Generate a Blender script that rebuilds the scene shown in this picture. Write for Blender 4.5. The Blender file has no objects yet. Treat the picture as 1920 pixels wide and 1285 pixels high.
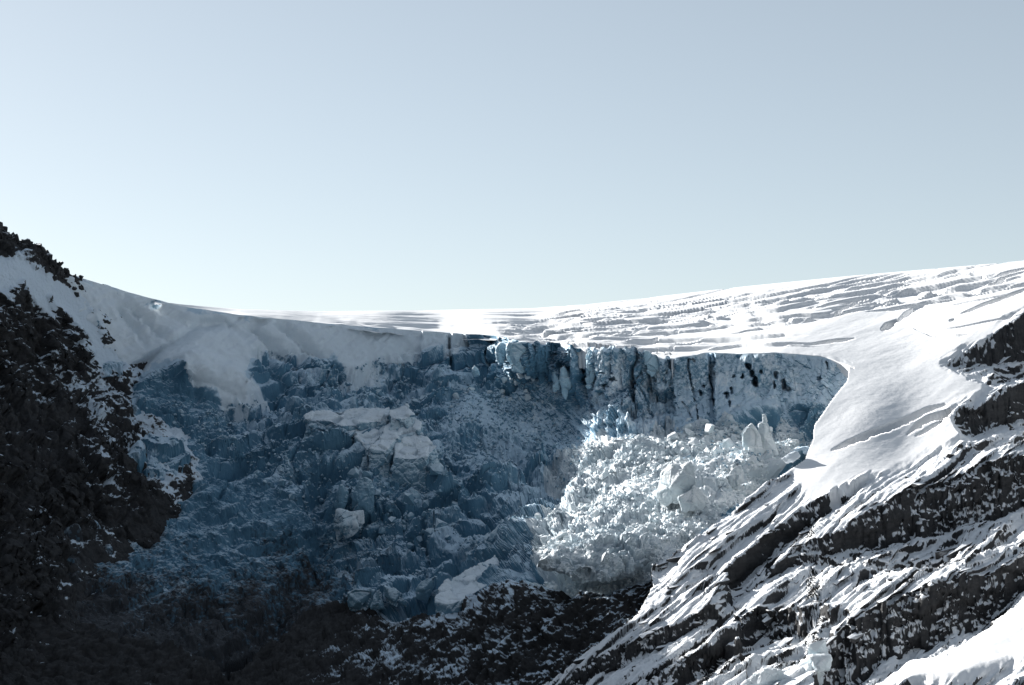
import bpy, bmesh, math, random
import numpy as np
from mathutils import Vector, noise as mnoise

# ------------------------------------------------------------------ camera, sky, sun, exposure
SC = bpy.context.scene
F = 2637.0                       # focal length in photograph pixels (1920 wide)
CX, CY = 960.0, 642.5
cam_d = bpy.data.cameras.new("camera")
cam = bpy.data.objects.new("camera", cam_d)
SC.collection.objects.link(cam)
cam.location = (0, 0, 0)
PITCH = math.radians(2.5)        # looking slightly up
cam.rotation_euler = (math.radians(90) + PITCH, 0, 0)
cam_d.sensor_width = 36.0
cam_d.lens = 36.0 * F / 1920.0
cam_d.clip_start = 1.0
cam_d.clip_end = 20000.0
SC.camera = cam

SUN_AZ = 49.0      # degrees to the left of the viewing direction
SUN_EL = 22.3
W = bpy.data.worlds.new("World")
SC.world = W
W.use_nodes = True
wn = W.node_tree
wn.nodes.clear()
sky = wn.nodes.new("ShaderNodeTexSky")
sky.sky_type = 'NISHITA'
sky.sun_disc = False
sky.sun_elevation = math.radians(SUN_EL)
sky.sun_rotation = math.radians(-SUN_AZ)
sky.altitude = 2400.0
sky.air_density = 1.0
sky.dust_density = 2.0
sky.ozone_density = 2.0
bg = wn.nodes.new("ShaderNodeBackground")
bg.inputs["Strength"].default_value = 0.095
wo = wn.nodes.new("ShaderNodeOutputWorld")
# bright alpine air: the sky's range is compressed a little, evenly over the whole dome
sg = wn.nodes.new("ShaderNodeGamma"); sg.inputs["Gamma"].default_value = 0.60
sm_ = wn.nodes.new("ShaderNodeMix"); sm_.data_type = 'RGBA'; sm_.blend_type = 'MULTIPLY'; sm_.inputs[0].default_value = 1.0
sm_.inputs[7].default_value = (1.28, 1.35, 1.30, 1)
wn.links.new(sky.outputs[0], sg.inputs[0])
wn.links.new(sg.outputs[0], sm_.inputs[6])
hs = wn.nodes.new("ShaderNodeHueSaturation"); hs.inputs["Saturation"].default_value = 0.64
wn.links.new(sm_.outputs[2], hs.inputs["Color"])
wn.links.new(hs.outputs[0], bg.inputs[0])
wn.links.new(bg.outputs[0], wo.inputs[0])

sd = bpy.data.lights.new("sun", 'SUN')
sd.energy = 5.0
sd.angle = math.radians(0.53)
sd.color = (1.0, 0.97, 0.93)
sun = bpy.data.objects.new("sun", sd)
SC.collection.objects.link(sun)
_ce = math.cos(math.radians(SUN_EL))
SUNV = Vector((-math.sin(math.radians(SUN_AZ)) * _ce, math.cos(math.radians(SUN_AZ)) * _ce, math.sin(math.radians(SUN_EL))))
sun.rotation_euler = SUNV.to_track_quat('Z', 'Y').to_euler()

SC.view_settings.view_transform = 'Standard'
SC.view_settings.look = 'None'
SC.view_settings.gamma = 1.0
SC.view_settings.exposure = 1.12
SC.view_settings.use_curve_mapping = False
SC.cycles.max_bounces = 6
SC.cycles.diffuse_bounces = 4
SC.cycles.use_denoising = True

# ------------------------------------------------------------------ numpy noise
def _hash(ix, iy, iz, seed):
    h = (ix.astype(np.uint32) * np.uint32(374761393) + iy.astype(np.uint32) * np.uint32(668265263)
         + iz.astype(np.uint32) * np.uint32(2147483647) + np.uint32((seed * 144665 + 1013) & 0xffffffff))
    h = (h ^ (h >> np.uint32(13))) * np.uint32(1274126177)
    h = (h ^ (h >> np.uint32(16))) * np.uint32(2246822519)
    return h ^ (h >> np.uint32(15))

def _h01(h, k):
    h = (h * np.uint32(2654435761) + np.uint32(k * 40503 + 77)) 
    h = (h ^ (h >> np.uint32(15))) * np.uint32(2246822519)
    h = h ^ (h >> np.uint32(13))
    return (h & np.uint32(0xffffff)).astype(np.float32) / np.float32(16777215.0)

from concurrent.futures import ThreadPoolExecutor
_POOL = ThreadPoolExecutor(4)
_CH = 24576
def chunked(fn):
    def run(p, *a, **k):
        n = len(p)
        if n <= _CH:
            return fn(p, *a, **k)
        res = list(_POOL.map(lambda i: fn(p[i:i + _CH], *a, **k), range(0, n, _CH)))
        if isinstance(res[0], tuple):
            return tuple(np.concatenate([r[j] for r in res]) for j in range(len(res[0])))
        return np.concatenate(res)
    return run

@chunked
def perlin(p, seed=0):
    p = p.astype(np.float32)
    i = np.floor(p)
    f = p - i
    ii = i.astype(np.int64)
    w = f * f * f * (f * (f * 6 - 15) + 10)
    out = np.zeros(len(p), np.float32)
    for dx in (0, 1):
        wx = w[:, 0] if dx else 1 - w[:, 0]
        for dy in (0, 1):
            wy = w[:, 1] if dy else 1 - w[:, 1]
            for dz in (0, 1):
                wz = w[:, 2] if dz else 1 - w[:, 2]
                h = _hash(ii[:, 0] + dx, ii[:, 1] + dy, ii[:, 2] + dz, seed)
                g = ((f[:, 0] - dx) * ((h & 255).astype(np.float32) / 127.5 - 1)
                     + (f[:, 1] - dy) * (((h >> 8) & 255).astype(np.float32) / 127.5 - 1)
                     + (f[:, 2] - dz) * (((h >> 16) & 255).astype(np.float32) / 127.5 - 1))
                out += wx * wy * wz * g
    return out * 1.3

def fbm(p, octaves=4, seed=0, gain=0.5, lac=2.03, ridged=False):
    a, s, out = 1.0, 1.0, np.zeros(len(p), np.float32)
    for o in range(octaves):
        n = perlin(p * s + o * 17.3, seed + o * 7)
        if ridged:
            n = 1 - 2 * np.abs(n) * 1.4
        out += a * n
        a *= gain
        s *= lac
    return out

@chunked
def worley(p, seed=0, jitter=0.95):
    """nearest cell: returns F1, F2-F1, per-cell hash, offset vector to the cell point"""
    p = p.astype(np.float32)
    i = np.floor(p).astype(np.int64)
    f = p - i
    d1 = np.full(len(p), 9.0, np.float32)
    d2 = np.full(len(p), 9.0, np.float32)
    hid = np.zeros(len(p), np.uint32)
    off = np.zeros((len(p), 3), np.float32)
    for dx in (-1, 0, 1):
        for dy in (-1, 0, 1):
            for dz in (-1, 0, 1):
                h = _hash(i[:, 0] + dx, i[:, 1] + dy, i[:, 2] + dz, seed)
                q = np.stack([dx + 0.5 + jitter * ((h & 1023).astype(np.float32) / 1023 - .5) - f[:, 0],
                              dy + 0.5 + jitter * (((h >> 10) & 1023).astype(np.float32) / 1023 - .5) - f[:, 1],
                              dz + 0.5 + jitter * (((h >> 20) & 1023).astype(np.float32) / 1023 - .5) - f[:, 2]], 1)
                d = np.einsum('ij,ij->i', q, q)
                m = d < d1
                d2 = np.where(m, d1, np.minimum(d2, d))
                d1 = np.where(m, d, d1)
                hid = np.where(m, h, hid)
                off = np.where(m[:, None], q, off)
    d1 = np.sqrt(d1)
    return d1, np.sqrt(d2) - d1, hid, off

def blocks(p, size, seed, tilt=0.8, gap=0.25, soft=0.0):
    """broken-block relief in units of the cell size: random height, tilted tops, notched joints"""
    f1, e, h, off = worley(p / size, seed)
    t = np.stack([_h01(h, 1), _h01(h, 2), _h01(h, 3)], 1) - .5
    r = (_h01(h, 4) - .5) + tilt * np.einsum('ij,ij->i', t, -off)
    if soft: r = r * sstep(0, soft, e)
    r -= gap * np.clip(1 - e / 0.16, 0, 1)
    return r * size

def sstep(a, b, x):
    t = np.clip((x - a) / (b - a), 0, 1)
    return t * t * (3 - 2 * t)

# ------------------------------------------------------------------ pixel and depth helpers
_cp, _sp = math.cos(PITCH), math.sin(PITCH)
def pt(u, v, d):
    z = -(v - CY) / F * d
    return np.stack([(u - CX) / F * d, d * _cp - z * _sp, d * _sp + z * _cp], -1)

def P1(u, v, d):
    return Vector([float(c) for c in pt(np.float64(u), np.float64(v), np.float64(d))])

def curve(pts):
    a = np.array(pts, float)
    def f(u):
        # monotone-ish smooth interpolation: blend of linear samples
        x = np.asarray(u, float)
        return (np.interp(x - 12, a[:, 0], a[:, 1]) + 2 * np.interp(x, a[:, 0], a[:, 1]) + np.interp(x + 12, a[:, 0], a[:, 1])) / 4
    return f

def rbf(ctrl, c=0.06):
    a = np.array(ctrl, float)
    X = a[:, :2] / 1000.0
    y = 1000.0 / a[:, 2]
    n = len(X)
    r = np.sqrt(((X[:, None] - X[None]) ** 2).sum(-1) + c * c)
    A = np.zeros((n + 3, n + 3))
    A[:n, :n] = r
    A[:n, n] = 1; A[:n, n + 1:] = X
    A[n, :n] = 1; A[n + 1:, :n] = X.T
    w = np.linalg.solve(A, np.concatenate([y, [0, 0, 0]]))
    def f(u, v):
        sh = np.shape(u)
        return g(np.stack([np.ravel(u), np.ravel(v)], 1)).reshape(sh)
    @chunked
    def g(uv):
        u = uv[:, 0] / 1000.0; v = uv[:, 1] / 1000.0
        out = w[n] + w[n + 1] * u + w[n + 2] * v
        for k in range(n):
            out = out + w[k] * np.sqrt((u - X[k, 0]) ** 2 + (v - X[k, 1]) ** 2 + c * c)
        return 1000.0 / out
    return f

def sdist(u, v, poly):
    """signed distance in pixels to a polygon, positive inside"""
    sh = np.shape(u)
    return _sdist(np.stack([np.ravel(u), np.ravel(v)], 1).astype(np.float32), poly).reshape(sh)

@chunked
def _sdist(uv, poly):
    u, v = uv[:, 0], uv[:, 1]
    d = np.full(u.shape, 1e9, np.float32)
    ins = np.zeros(u.shape, bool)
    n = len(poly)
    for k in range(n):
        x0, y0 = poly[k]; x1, y1 = poly[(k + 1) % n]
        ex, ey = x1 - x0, y1 - y0
        L = ex * ex + ey * ey + 1e-9
        t = np.clip(((u - x0) * ex + (v - y0) * ey) / L, 0, 1)
        d = np.minimum(d, (u - x0 - t * ex) ** 2 + (v - y0 - t * ey) ** 2)
        if y0 != y1:
            c = ((y0 > v) != (y1 > v)) & (u < (x1 - x0) * (v - y0) / (y1 - y0) + x0)
            ins ^= c
    d = np.sqrt(d)
    return np.where(ins, d, -d)

def zone(u, v, poly, soft=20.0, wob=0.0, seed=0):
    s = sdist(u, v, poly)
    if wob:
        q = np.stack([u.ravel() / 55.0, v.ravel() / 55.0, np.zeros(u.size)], 1)
        s = s + wob * fbm(q, 4, seed).reshape(u.shape)
    return sstep(-soft, soft, s)

def grid_normals(Pn, shape):
    G = Pn.reshape(shape + (3,))
    du = np.gradient(G, axis=1); dv = np.gradient(G, axis=0)
    n = np.cross(du, -dv)
    n = -n if n[..., 2].mean() < 0 else n
    n /= np.linalg.norm(n, axis=-1, keepdims=True) + 1e-9
    return n.reshape(-1, 3)

# ------------------------------------------------------------------ object helpers
def put(name, mesh, parent=None, label=None, cat=None, group=None, kind=None):
    o = bpy.data.objects.new(name, mesh)
    SC.collection.objects.link(o)
    if parent is not None:
        o.parent = parent
    if label: o["label"] = label
    if cat: o["category"] = cat
    if group: o["group"] = group
    if kind: o["kind"] = kind
    return o

def mesh_np(name, V, Q, mat, smooth=True):
    me = bpy.data.meshes.new(name)
    Q = np.asarray(Q, np.int32)
    V = np.asarray(V, np.float32)
    k = Q.shape[1]
    me.vertices.add(len(V)); me.vertices.foreach_set("co", V.ravel())
    me.loops.add(Q.size); me.loops.foreach_set("vertex_index", Q.ravel())
    me.polygons.add(len(Q))
    me.polygons.foreach_set("loop_start", np.arange(0, Q.size, k, dtype=np.int32))
    me.polygons.foreach_set("use_smooth", np.full(len(Q), smooth, bool))
    me.update(calc_edges=True)
    me.materials.append(mat)
    return me

def compact(V, Q, attrs=None):
    used = np.unique(Q)
    remap = np.full(len(V), -1, np.int64); remap[used] = np.arange(len(used))
    return V[used], remap[Q], ({k: a[used] for k, a in attrs.items()} if attrs else None)

def set_attr(me, name, a):
    at = me.attributes.new(name, 'FLOAT', 'POINT')
    at.data.foreach_set("value", np.asarray(a, np.float32))

def quads(rows, cols):
    i = np.arange(rows * cols).reshape(rows, cols)
    return np.stack([i[:-1, :-1], i[1:, :-1], i[1:, 1:], i[:-1, 1:]], -1).reshape(-1, 4)

# ------------------------------------------------------------------ materials
def new_mat(name):
    m = bpy.data.materials.new(name); m.use_nodes = True
    nt = m.node_tree
    b = nt.nodes["Principled BSDF"]
    return m, nt, b

def N(nt, kind, **kw):
    n = nt.nodes.new(kind)
    for k, v in kw.items():
        if k in n.inputs.keys():
            n.inputs[k].default_value = v
        else:
            setattr(n, k, v)
    return n

def ramp(nt, src, stops):
    r = nt.nodes.new("ShaderNodeValToRGB")
    e = r.color_ramp.elements
    while len(e) < len(stops): e.new(0.5)
    for k, (p, c) in enumerate(stops):
        e[k].position = p; e[k].color = (c[0], c[1], c[2], 1) if hasattr(c, "__len__") else (c, c, c, 1)
    nt.links.new(src, r.inputs[0])
    return r

def texco(nt, scale=(1, 1, 1), rot=(0, 0, 0)):
    # coordinates measured along and across the strike of the rock
    g = nt.nodes.new("ShaderNodeNewGeometry")
    mp = nt.nodes.new("ShaderNodeMapping")
    mp.vector_type = 'TEXTURE'
    mp.inputs["Scale"].default_value = scale
    mp.inputs["Rotation"].default_value = rot
    nt.links.new(g.outputs["Position"], mp.inputs[0])
    return mp.outputs[0], g

def math_n(nt, op, a, b=None, clamp=False):
    n = nt.nodes.new("ShaderNodeMath"); n.operation = op; n.use_clamp = clamp
    for k, x in enumerate((a, b)):
        if x is None: continue
        if isinstance(x, (int, float)): n.inputs[k].default_value = x
        else: nt.links.new(x, n.inputs[k])
    return n.outputs[0]

def noise_n(nt, vec, scale, detail=4.0, rough=0.55):
    n = nt.nodes.new("ShaderNodeTexNoise")
    n.inputs["Scale"].default_value = scale
    n.inputs["Detail"].default_value = detail
    n.inputs["Roughness"].default_value = rough
    nt.links.new(vec, n.inputs["Vector"])
    return n.outputs["Fac"]

def bump_n(nt, h, strength, dist):
    b = nt.nodes.new("ShaderNodeBump")
    b.inputs["Strength"].default_value = strength
    b.inputs["Distance"].default_value = dist
    nt.links.new(h, b.inputs["Height"])
    return b.outputs[0]

def mixc(nt, fac, a, b):
    m = nt.nodes.new("ShaderNodeMix"); m.data_type = 'RGBA'
    nt.links.new(fac, m.inputs[0])
    for k, x in ((6, a), (7, b)):
        if hasattr(x, "__len__"): m.inputs[k].default_value = (x[0], x[1], x[2], 1)
        else: nt.links.new(x, m.inputs[k])
    return m.outputs[2]

def mat_snow():
    m, nt, b = new_mat("snow")
    vec, g = texco(nt)
    n1 = noise_n(nt, vec, 0.05, 5)
    c = ramp(nt, n1, [(0.3, (0.80, 0.81, 0.82)), (0.7, (0.86, 0.865, 0.87))])
    nt.links.new(c.outputs[0], b.inputs["Base Color"])
    b.inputs["Roughness"].default_value = 0.75
    b.inputs["Specular IOR Level"].default_value = 0.2
    n2 = noise_n(nt, vec, 0.35, 6, 0.6)
    nt.links.new(bump_n(nt, n2, 0.35, 0.5), b.inputs["Normal"])
    return m

def mat_ice(name, deep=(0.34, 0.50, 0.56), pale=(0.66, 0.75, 0.79), thr=0.45):
    """glacier ice: pale firn on flatter faces, blue-green clear ice where it is broken and steep"""
    m, nt, b = new_mat(name)
    vec, g = texco(nt)
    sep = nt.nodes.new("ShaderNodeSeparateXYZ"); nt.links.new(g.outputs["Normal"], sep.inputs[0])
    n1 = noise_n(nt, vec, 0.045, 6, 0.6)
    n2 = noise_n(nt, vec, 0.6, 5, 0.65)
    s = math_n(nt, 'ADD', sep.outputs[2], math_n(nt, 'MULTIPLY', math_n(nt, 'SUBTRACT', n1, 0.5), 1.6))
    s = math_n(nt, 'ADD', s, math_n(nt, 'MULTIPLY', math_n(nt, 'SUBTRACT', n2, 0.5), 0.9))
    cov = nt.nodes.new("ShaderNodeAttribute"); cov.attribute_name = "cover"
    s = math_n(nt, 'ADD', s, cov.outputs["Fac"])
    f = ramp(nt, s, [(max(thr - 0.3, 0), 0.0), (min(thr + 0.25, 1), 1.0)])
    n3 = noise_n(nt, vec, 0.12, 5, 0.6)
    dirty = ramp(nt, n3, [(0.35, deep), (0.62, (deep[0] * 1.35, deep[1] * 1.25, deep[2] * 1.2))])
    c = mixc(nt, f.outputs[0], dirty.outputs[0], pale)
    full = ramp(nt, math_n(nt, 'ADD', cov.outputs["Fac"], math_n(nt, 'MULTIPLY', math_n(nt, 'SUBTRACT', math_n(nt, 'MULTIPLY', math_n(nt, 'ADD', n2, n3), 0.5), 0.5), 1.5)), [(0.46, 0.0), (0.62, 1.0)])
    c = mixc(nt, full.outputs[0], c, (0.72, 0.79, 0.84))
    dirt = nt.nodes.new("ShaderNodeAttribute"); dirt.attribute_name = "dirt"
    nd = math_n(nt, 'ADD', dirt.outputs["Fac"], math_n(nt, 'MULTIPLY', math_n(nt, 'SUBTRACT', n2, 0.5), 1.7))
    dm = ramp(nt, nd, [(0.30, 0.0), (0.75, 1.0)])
    c = mixc(nt, dm.outputs[0], c, (0.034, 0.038, 0.044))  # shade painted near-black over the ice colour, by mask
    nt.links.new(c, b.inputs["Base Color"])
    b.inputs["Roughness"].default_value = 0.55
    b.inputs["Specular IOR Level"].default_value = 0.3
    h = math_n(nt, 'ADD', n2, math_n(nt, 'MULTIPLY', noise_n(nt, vec, 1.7, 4, 0.6), 0.5))
    nt.links.new(bump_n(nt, h, 0.45, 0.7), b.inputs["Normal"])
    return m

def mat_rock(name, thr=0.55, sharp=0.12, namp=0.9, nzw=1.0, fine=1.1, snow=(0.80, 0.82, 0.84), rot=(0, 0, 0), stretch=(1, 1, 1), base=(0.036, 0.037, 0.039)):
    """dark rock; snow lies wherever the face is flat enough, with a ragged limit"""
    m, nt, b = new_mat(name)
    vec, g = texco(nt, stretch, rot)
    sep = nt.nodes.new("ShaderNodeSeparateXYZ"); nt.links.new(g.outputs["Normal"], sep.inputs[0])
    n1 = noise_n(nt, vec, 0.10, 6, 0.62)
    n2 = noise_n(nt, vec, 0.55, 6, 0.65)
    s = math_n(nt, 'ADD', math_n(nt, 'MULTIPLY', sep.outputs[2], nzw), math_n(nt, 'MULTIPLY', math_n(nt, 'SUBTRACT', n1, 0.5), namp))
    s = math_n(nt, 'ADD', s, math_n(nt, 'MULTIPLY', math_n(nt, 'SUBTRACT', n2, 0.5), namp * fine))
    cov = nt.nodes.new("ShaderNodeAttribute"); cov.attribute_name = "cover"
    s = math_n(nt, 'ADD', s, cov.outputs["Fac"])
    f = ramp(nt, s, [(max(thr - sharp, 0), 0.0), (min(thr + sharp, 1), 1.0)])
    n3 = noise_n(nt, vec, 0.9, 5)
    rock = ramp(nt, n3, [(0.35, base), (0.7, (base[0] * 1.7, base[1] * 1.65, base[2] * 1.6))])
    c = mixc(nt, f.outputs[0], rock.outputs[0], snow)
    nt.links.new(c, b.inputs["Base Color"])
    b.inputs["Roughness"].default_value = 0.85
    b.inputs["Specular IOR Level"].default_value = 0.15
    nt.links.new(bump_n(nt, math_n(nt, 'ADD', n2, n3), 0.7, 0.7), b.inputs["Normal"])
    return m

M_SNOW = mat_snow()
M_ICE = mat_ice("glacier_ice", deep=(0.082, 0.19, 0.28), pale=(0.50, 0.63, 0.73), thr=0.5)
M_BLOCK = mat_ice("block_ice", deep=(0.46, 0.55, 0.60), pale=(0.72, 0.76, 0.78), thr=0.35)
M_BLOCK_SHADED = mat_ice("block_ice_shaded", deep=(0.13, 0.25, 0.34), pale=(0.52, 0.63, 0.70), thr=0.45)  # shaded copy of the block ice, shade put into its darker blue
M_PIN = mat_ice("pinnacle_ice", deep=(0.30, 0.46, 0.56), pale=(0.66, 0.77, 0.82), thr=0.4)  # in-between copy of the block ice, part of the shade put in
M_ICE_LIT = mat_ice("glacier_ice_lit", deep=(0.36, 0.45, 0.51), pale=(0.66, 0.70, 0.72), thr=0.42)  # lit copy of the glacier ice, sunlight put into its whiter colour
M_CRAG = mat_rock("crag_rock", thr=0.85, sharp=0.06, namp=0.8)
M_RIDGE = mat_rock("ridge_rock", thr=0.60, sharp=0.08, namp=1.9, nzw=0.75, fine=0.7, snow=(0.66, 0.75, 0.83))
M_BED = mat_rock("bed_rock", thr=0.68, sharp=0.12, namp=1.5, nzw=0.8, fine=0.6, snow=(0.62, 0.73, 0.83), rot=(0, 0, math.radians(51)), stretch=(2.2, 1, 1))
M_SLOPE = mat_rock("slope_rock", thr=0.60, sharp=0.06, namp=0.36, fine=0.8, rot=(0, 0, math.radians(51)), stretch=(7, 1, 1))

M_BLOCKER = mat_rock("blocker_rock", thr=1.0, sharp=0.02, namp=0.1, nzw=0.5, base=(0.026, 0.030, 0.034))  # dark colour of the added slope, to return little light
#@@ ---------------------------------------------------------------- key curves of the place
LIP = curve([(-150, 440), (0, 488), (150, 520), (250, 550), (340, 574), (450, 590), (600, 605), (750, 617), (880, 626), (945, 630),
             (955, 640), (1000, 641), (1050, 646), (1100, 652), (1110, 655), (1170, 648), (1200, 655), (1225, 668), (1260, 672), (1330, 661),
             (1400, 663), (1460, 661), (1550, 670), (1592, 686), (1605, 690)])
_LIP0 = LIP
def LIPS(u):
    u = np.asarray(u, float)
    return sum(_LIP0(u + k) for k in (-80, -60, -40, -20, 0, 20, 40, 60, 80)) / 9.0
def LIP(u):
    u = np.asarray(u, float)
    k = sstep(925, 950, u) * (1 - sstep(1255, 1275, u))
    st = np.sin(u * 0.31) + np.sin(u * 0.173 + 1.3) + 0.7 * np.sin(u * 0.071 + 0.4)
    return _LIP0(u) + k * 3.2 * np.tanh(2.5 * st) + (1 - k) * 0.5 * np.sin(u * 0.11) * np.sin(u * 0.037)
HOR = curve([(280, 563), (340, 571), (450, 580), (600, 584), (800, 582), (1000, 578), (1100, 571), (1200, 560), (1400, 537), (1600, 517), (1800, 500), (1920, 489), (2100, 472), (2800, 400)])
PITEDGE = [(1605, 690), (1592, 688), (1588, 712), (1560, 748), (1542, 775), (1526, 796), (1524, 822), (1508, 862), (1480, 880), (1440, 906),
           (1380, 952), (1300, 1006), (1222, 1058), (1226, 1090), (1195, 1160), (1100, 1222), (1000, 1292), (930, 1345)]

basin_ctrl = [(-100, 470, 560), (0, 490, 575), (150, 520, 605), (340, 575, 645), (600, 605, 690), (800, 621, 712), (900, 628, 705), (960, 640, 668), (1100, 652, 642),
 (1250, 668, 622), (1450, 664, 602), (1600, 690, 585), (1700, 690, 575),
 (0, 700, 560), (150, 700, 590), (250, 650, 615), (250, 760, 596),
 (340, 690, 622), (480, 690, 645), (600, 700, 665), (720, 690, 690), (850, 700, 690), (960, 720, 666), (1100, 780, 636), (1250, 785, 612), (1450, 760, 594), (1580, 770, 577),
 (300, 850, 565), (450, 780, 610), (600, 780, 622), (750, 760, 655), (880, 760, 655), (960, 800, 642), (1060, 850, 616), (1200, 850, 562), (1350, 850, 555), (1500, 850, 560),
 (450, 900, 568), (600, 900, 570), (740, 900, 575), (870, 900, 580), (980, 930, 552), (1100, 930, 518), (1200, 930, 496), (1350, 920, 498),
 (300, 1000, 530), (450, 1030, 530), (600, 1030, 540), (740, 1000, 545), (900, 1020, 520), (1050, 1030, 452), (1200, 1040, 436),
 (150, 1100, 470), (300, 1150, 490), (450, 1150, 500), (620, 1130, 505), (800, 1110, 485), (950, 1100, 455), (1100, 1090, 432), (1230, 1100, 430),
 (-100, 1300, 390), (0, 1300, 400), (300, 1300, 430), (600, 1300, 430), (900, 1300, 415), (1100, 1300, 400), (1300, 1200, 410), (1500, 1000, 520)]
D_BASIN = rbf(basin_ctrl)

field_ctrl = [(280, 560, 650), (340, 571, 690), (450, 579, 800), (600, 583, 880), (800, 581, 930), (1000, 577, 940), (1200, 560, 900), (1400, 537, 860), (1600, 517, 820),
 (1800, 500, 780), (1920, 489, 760), (2050, 478, 745),
 (340, 577, 646), (450, 590, 664), (600, 605, 690), (750, 617, 706), (880, 626, 706), (960, 638, 668), (1100, 652, 642), (1250, 670, 621), (1450, 662, 602), (1590, 690, 578),
 (1700, 600, 668), (1700, 690, 580), (1800, 640, 612), (1920, 590, 640), (1650, 780, 518), (1560, 830, 496), (1520, 900, 466), (1700, 850, 488), (1850, 770, 522), (1920, 700, 566), (2050, 650, 590),
 (1480, 880, 478), (1350, 972, 440), (1220, 1060, 420), (1400, 1050, 415), (1550, 1000, 424), (1700, 950, 432), (1850, 900, 448), (2050, 830, 475),
 (930, 1340, 352), (1000, 1290, 372), (1200, 1165, 388), (1360, 1080, 405), (1300, 1250, 345), (1500, 1150, 375), (1700, 1080, 382), (1900, 1000, 402),
 (1500, 1285, 300), (1700, 1285, 290), (1950, 1285, 282), (1950, 1150, 335), (2050, 1340, 262), (2700, 1340, 240), (2700, 900, 440), (2700, 640, 600), (2700, 410, 760), (1300, 1340, 300)]
D_FIELD = rbf(field_ctrl)

def inv(V):
    """pixel position of world points"""
    y = V[:, 1] * _cp + V[:, 2] * _sp; z = V[:, 2] * _cp - V[:, 1] * _sp
    return V[:, 0] / y * F + CX, CY - z / y * F

# ------------------------------------------------------------------ snowfield and right-hand mountainside
RIB_A = np.array([0.62, 0.77, 0.16]); RIB_A /= np.linalg.norm(RIB_A)
RIB_B = np.array([0.78, -0.63, 0.0])
RIB_C = np.cross(RIB_A, RIB_B)

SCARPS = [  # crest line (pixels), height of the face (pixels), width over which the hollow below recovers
 ([(1772, 674), (1800, 661), (1840, 641), (1880, 616), (1940, 574), (2060, 500)], [2, 22, 44, 62, 95, 110], 1.6),
 ([(1782, 776), (1810, 763), (1850, 746), (1900, 716), (1940, 690), (2060, 620)], [4, 38, 58, 72, 80, 90], 1.6),
 ([(1500, 905), (1440, 928), (1380, 972), (1300, 1026), (1235, 1072)], [10, 58, 92, 95, 40], 1.5),
 ([(1368, 1062), (1420, 1020), (1500, 958), (1570, 915), (1640, 885)], [45, 38, 34, 30, 10], 1.5),
 ([(1480, 1035), (1560, 1000), (1650, 948), (1750, 905), (1850, 872), (1940, 850), (2060, 800)], [6, 34, 68, 95, 100, 95, 95], 1.7),
 ([(1388, 1158), (1430, 1140), (1500, 1146), (1590, 1140)], [45, 62, 58, 12], 1.6),
 ([(1535, 1200), (1580, 1166), (1640, 1136), (1720, 1110), (1800, 1092), (1860, 1066), (1940, 1010), (2060, 930)], [130, 135, 118, 100, 92, 84, 70, 60], 1.5),
 ([(1000, 1310), (1100, 1250), (1210, 1195), (1330, 1140), (1400, 1120)], [24, 30, 34, 26, 6], 2.0),
 ([(1180, 1290), (1250, 1262), (1330, 1215), (1400, 1200), (1440, 1190)], [26, 34, 40, 30, 8], 1.7),
 ([(1600, 1040), (1680, 1008), (1760, 985), (1810, 972)], [6, 20, 22, 6], 1.8),
 ([(1380, 1090), (1480, 1040), (1560, 1020), (1640, 1030)], [8, 24, 20, 4], 2.0),
]
CREVASSES = [  # far wall (pixels), visible wall height (pixels)
 ([(1652, 616), (1660, 606), (1682, 598)], 13), ([(1681, 603), (1696, 586), (1712, 577), (1740, 566)], 11), ([(1712, 616), (1750, 625), (1790, 627), (1822, 627)], 6),
 ([(1508, 646), (1540, 640), (1570, 636), (1604, 634)], 7), ([(1236, 642), (1300, 637), (1390, 629), (1470, 625), (1515, 629)], 10),
 ([(1556, 846), (1590, 826), (1640, 803), (1700, 781), (1740, 764), (1778, 756)], 15), ([(1700, 815), (1716, 796), (1740, 779), (1795, 765)], 15),
 ([(1716, 817), (1745, 800), (1770, 786)], 6), ([(1800, 588), (1840, 570), (1880, 556), (1930, 538)], 7), ([(1770, 548), (1830, 540), (1880, 520), (1930, 506)], 6),
 ([(1815, 512), (1840, 509), (1852, 520)], 7), ([(1838, 522), (1880, 512), (1930, 500)], 6), ([(1560, 580), (1590, 572), (1612, 560)], 7), ([(1545, 592), (1580, 580)], 6),
 ([(1110, 676), (1160, 650), (1230, 641)], 8), ([(1450, 602), (1470, 598), (1490, 590)], 4), ([(1310, 602), (1350, 596), (1384, 593)], 6), ([(1245, 630), (1280, 613)], 4),
 ([(1170, 624), (1220, 610)], 5), ([(1210, 640), (1235, 632)], 8), ([(1252, 654), (1268, 645)], 4), ([(1690, 566), (1700, 560)], 5), ([(1780, 600), (1790, 597)], 4)]

def polyline_eval(u, pts):
    a = np.array(pts, float)
    return np.interp(u, a[:, 0], a[:, 1])

ROCKZONE = [(1222, 1050), (1300, 1000), (1380, 946), (1440, 900), (1486, 880), (1500, 908), (1520, 940), (1560, 925), (1630, 893), (1700, 876), (1770, 840), (1826, 806), (1800, 790), (1778, 772),
            (1815, 752), (1850, 738), (1850, 694), (1770, 676), (1800, 658), (1845, 636), (1880, 612), (1940, 568), (2100, 460), (2150, 1400), (900, 1400), (990, 1290), (1100, 1215), (1200, 1150)]
MOUND = [(1590, 1290), (1660, 1215), (1700, 1195), (1760, 1210), (1775, 1190), (1830, 1168), (1880, 1140), (2100, 1110), (2100, 1240), (1900, 1250), (1800, 1290)]

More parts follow.
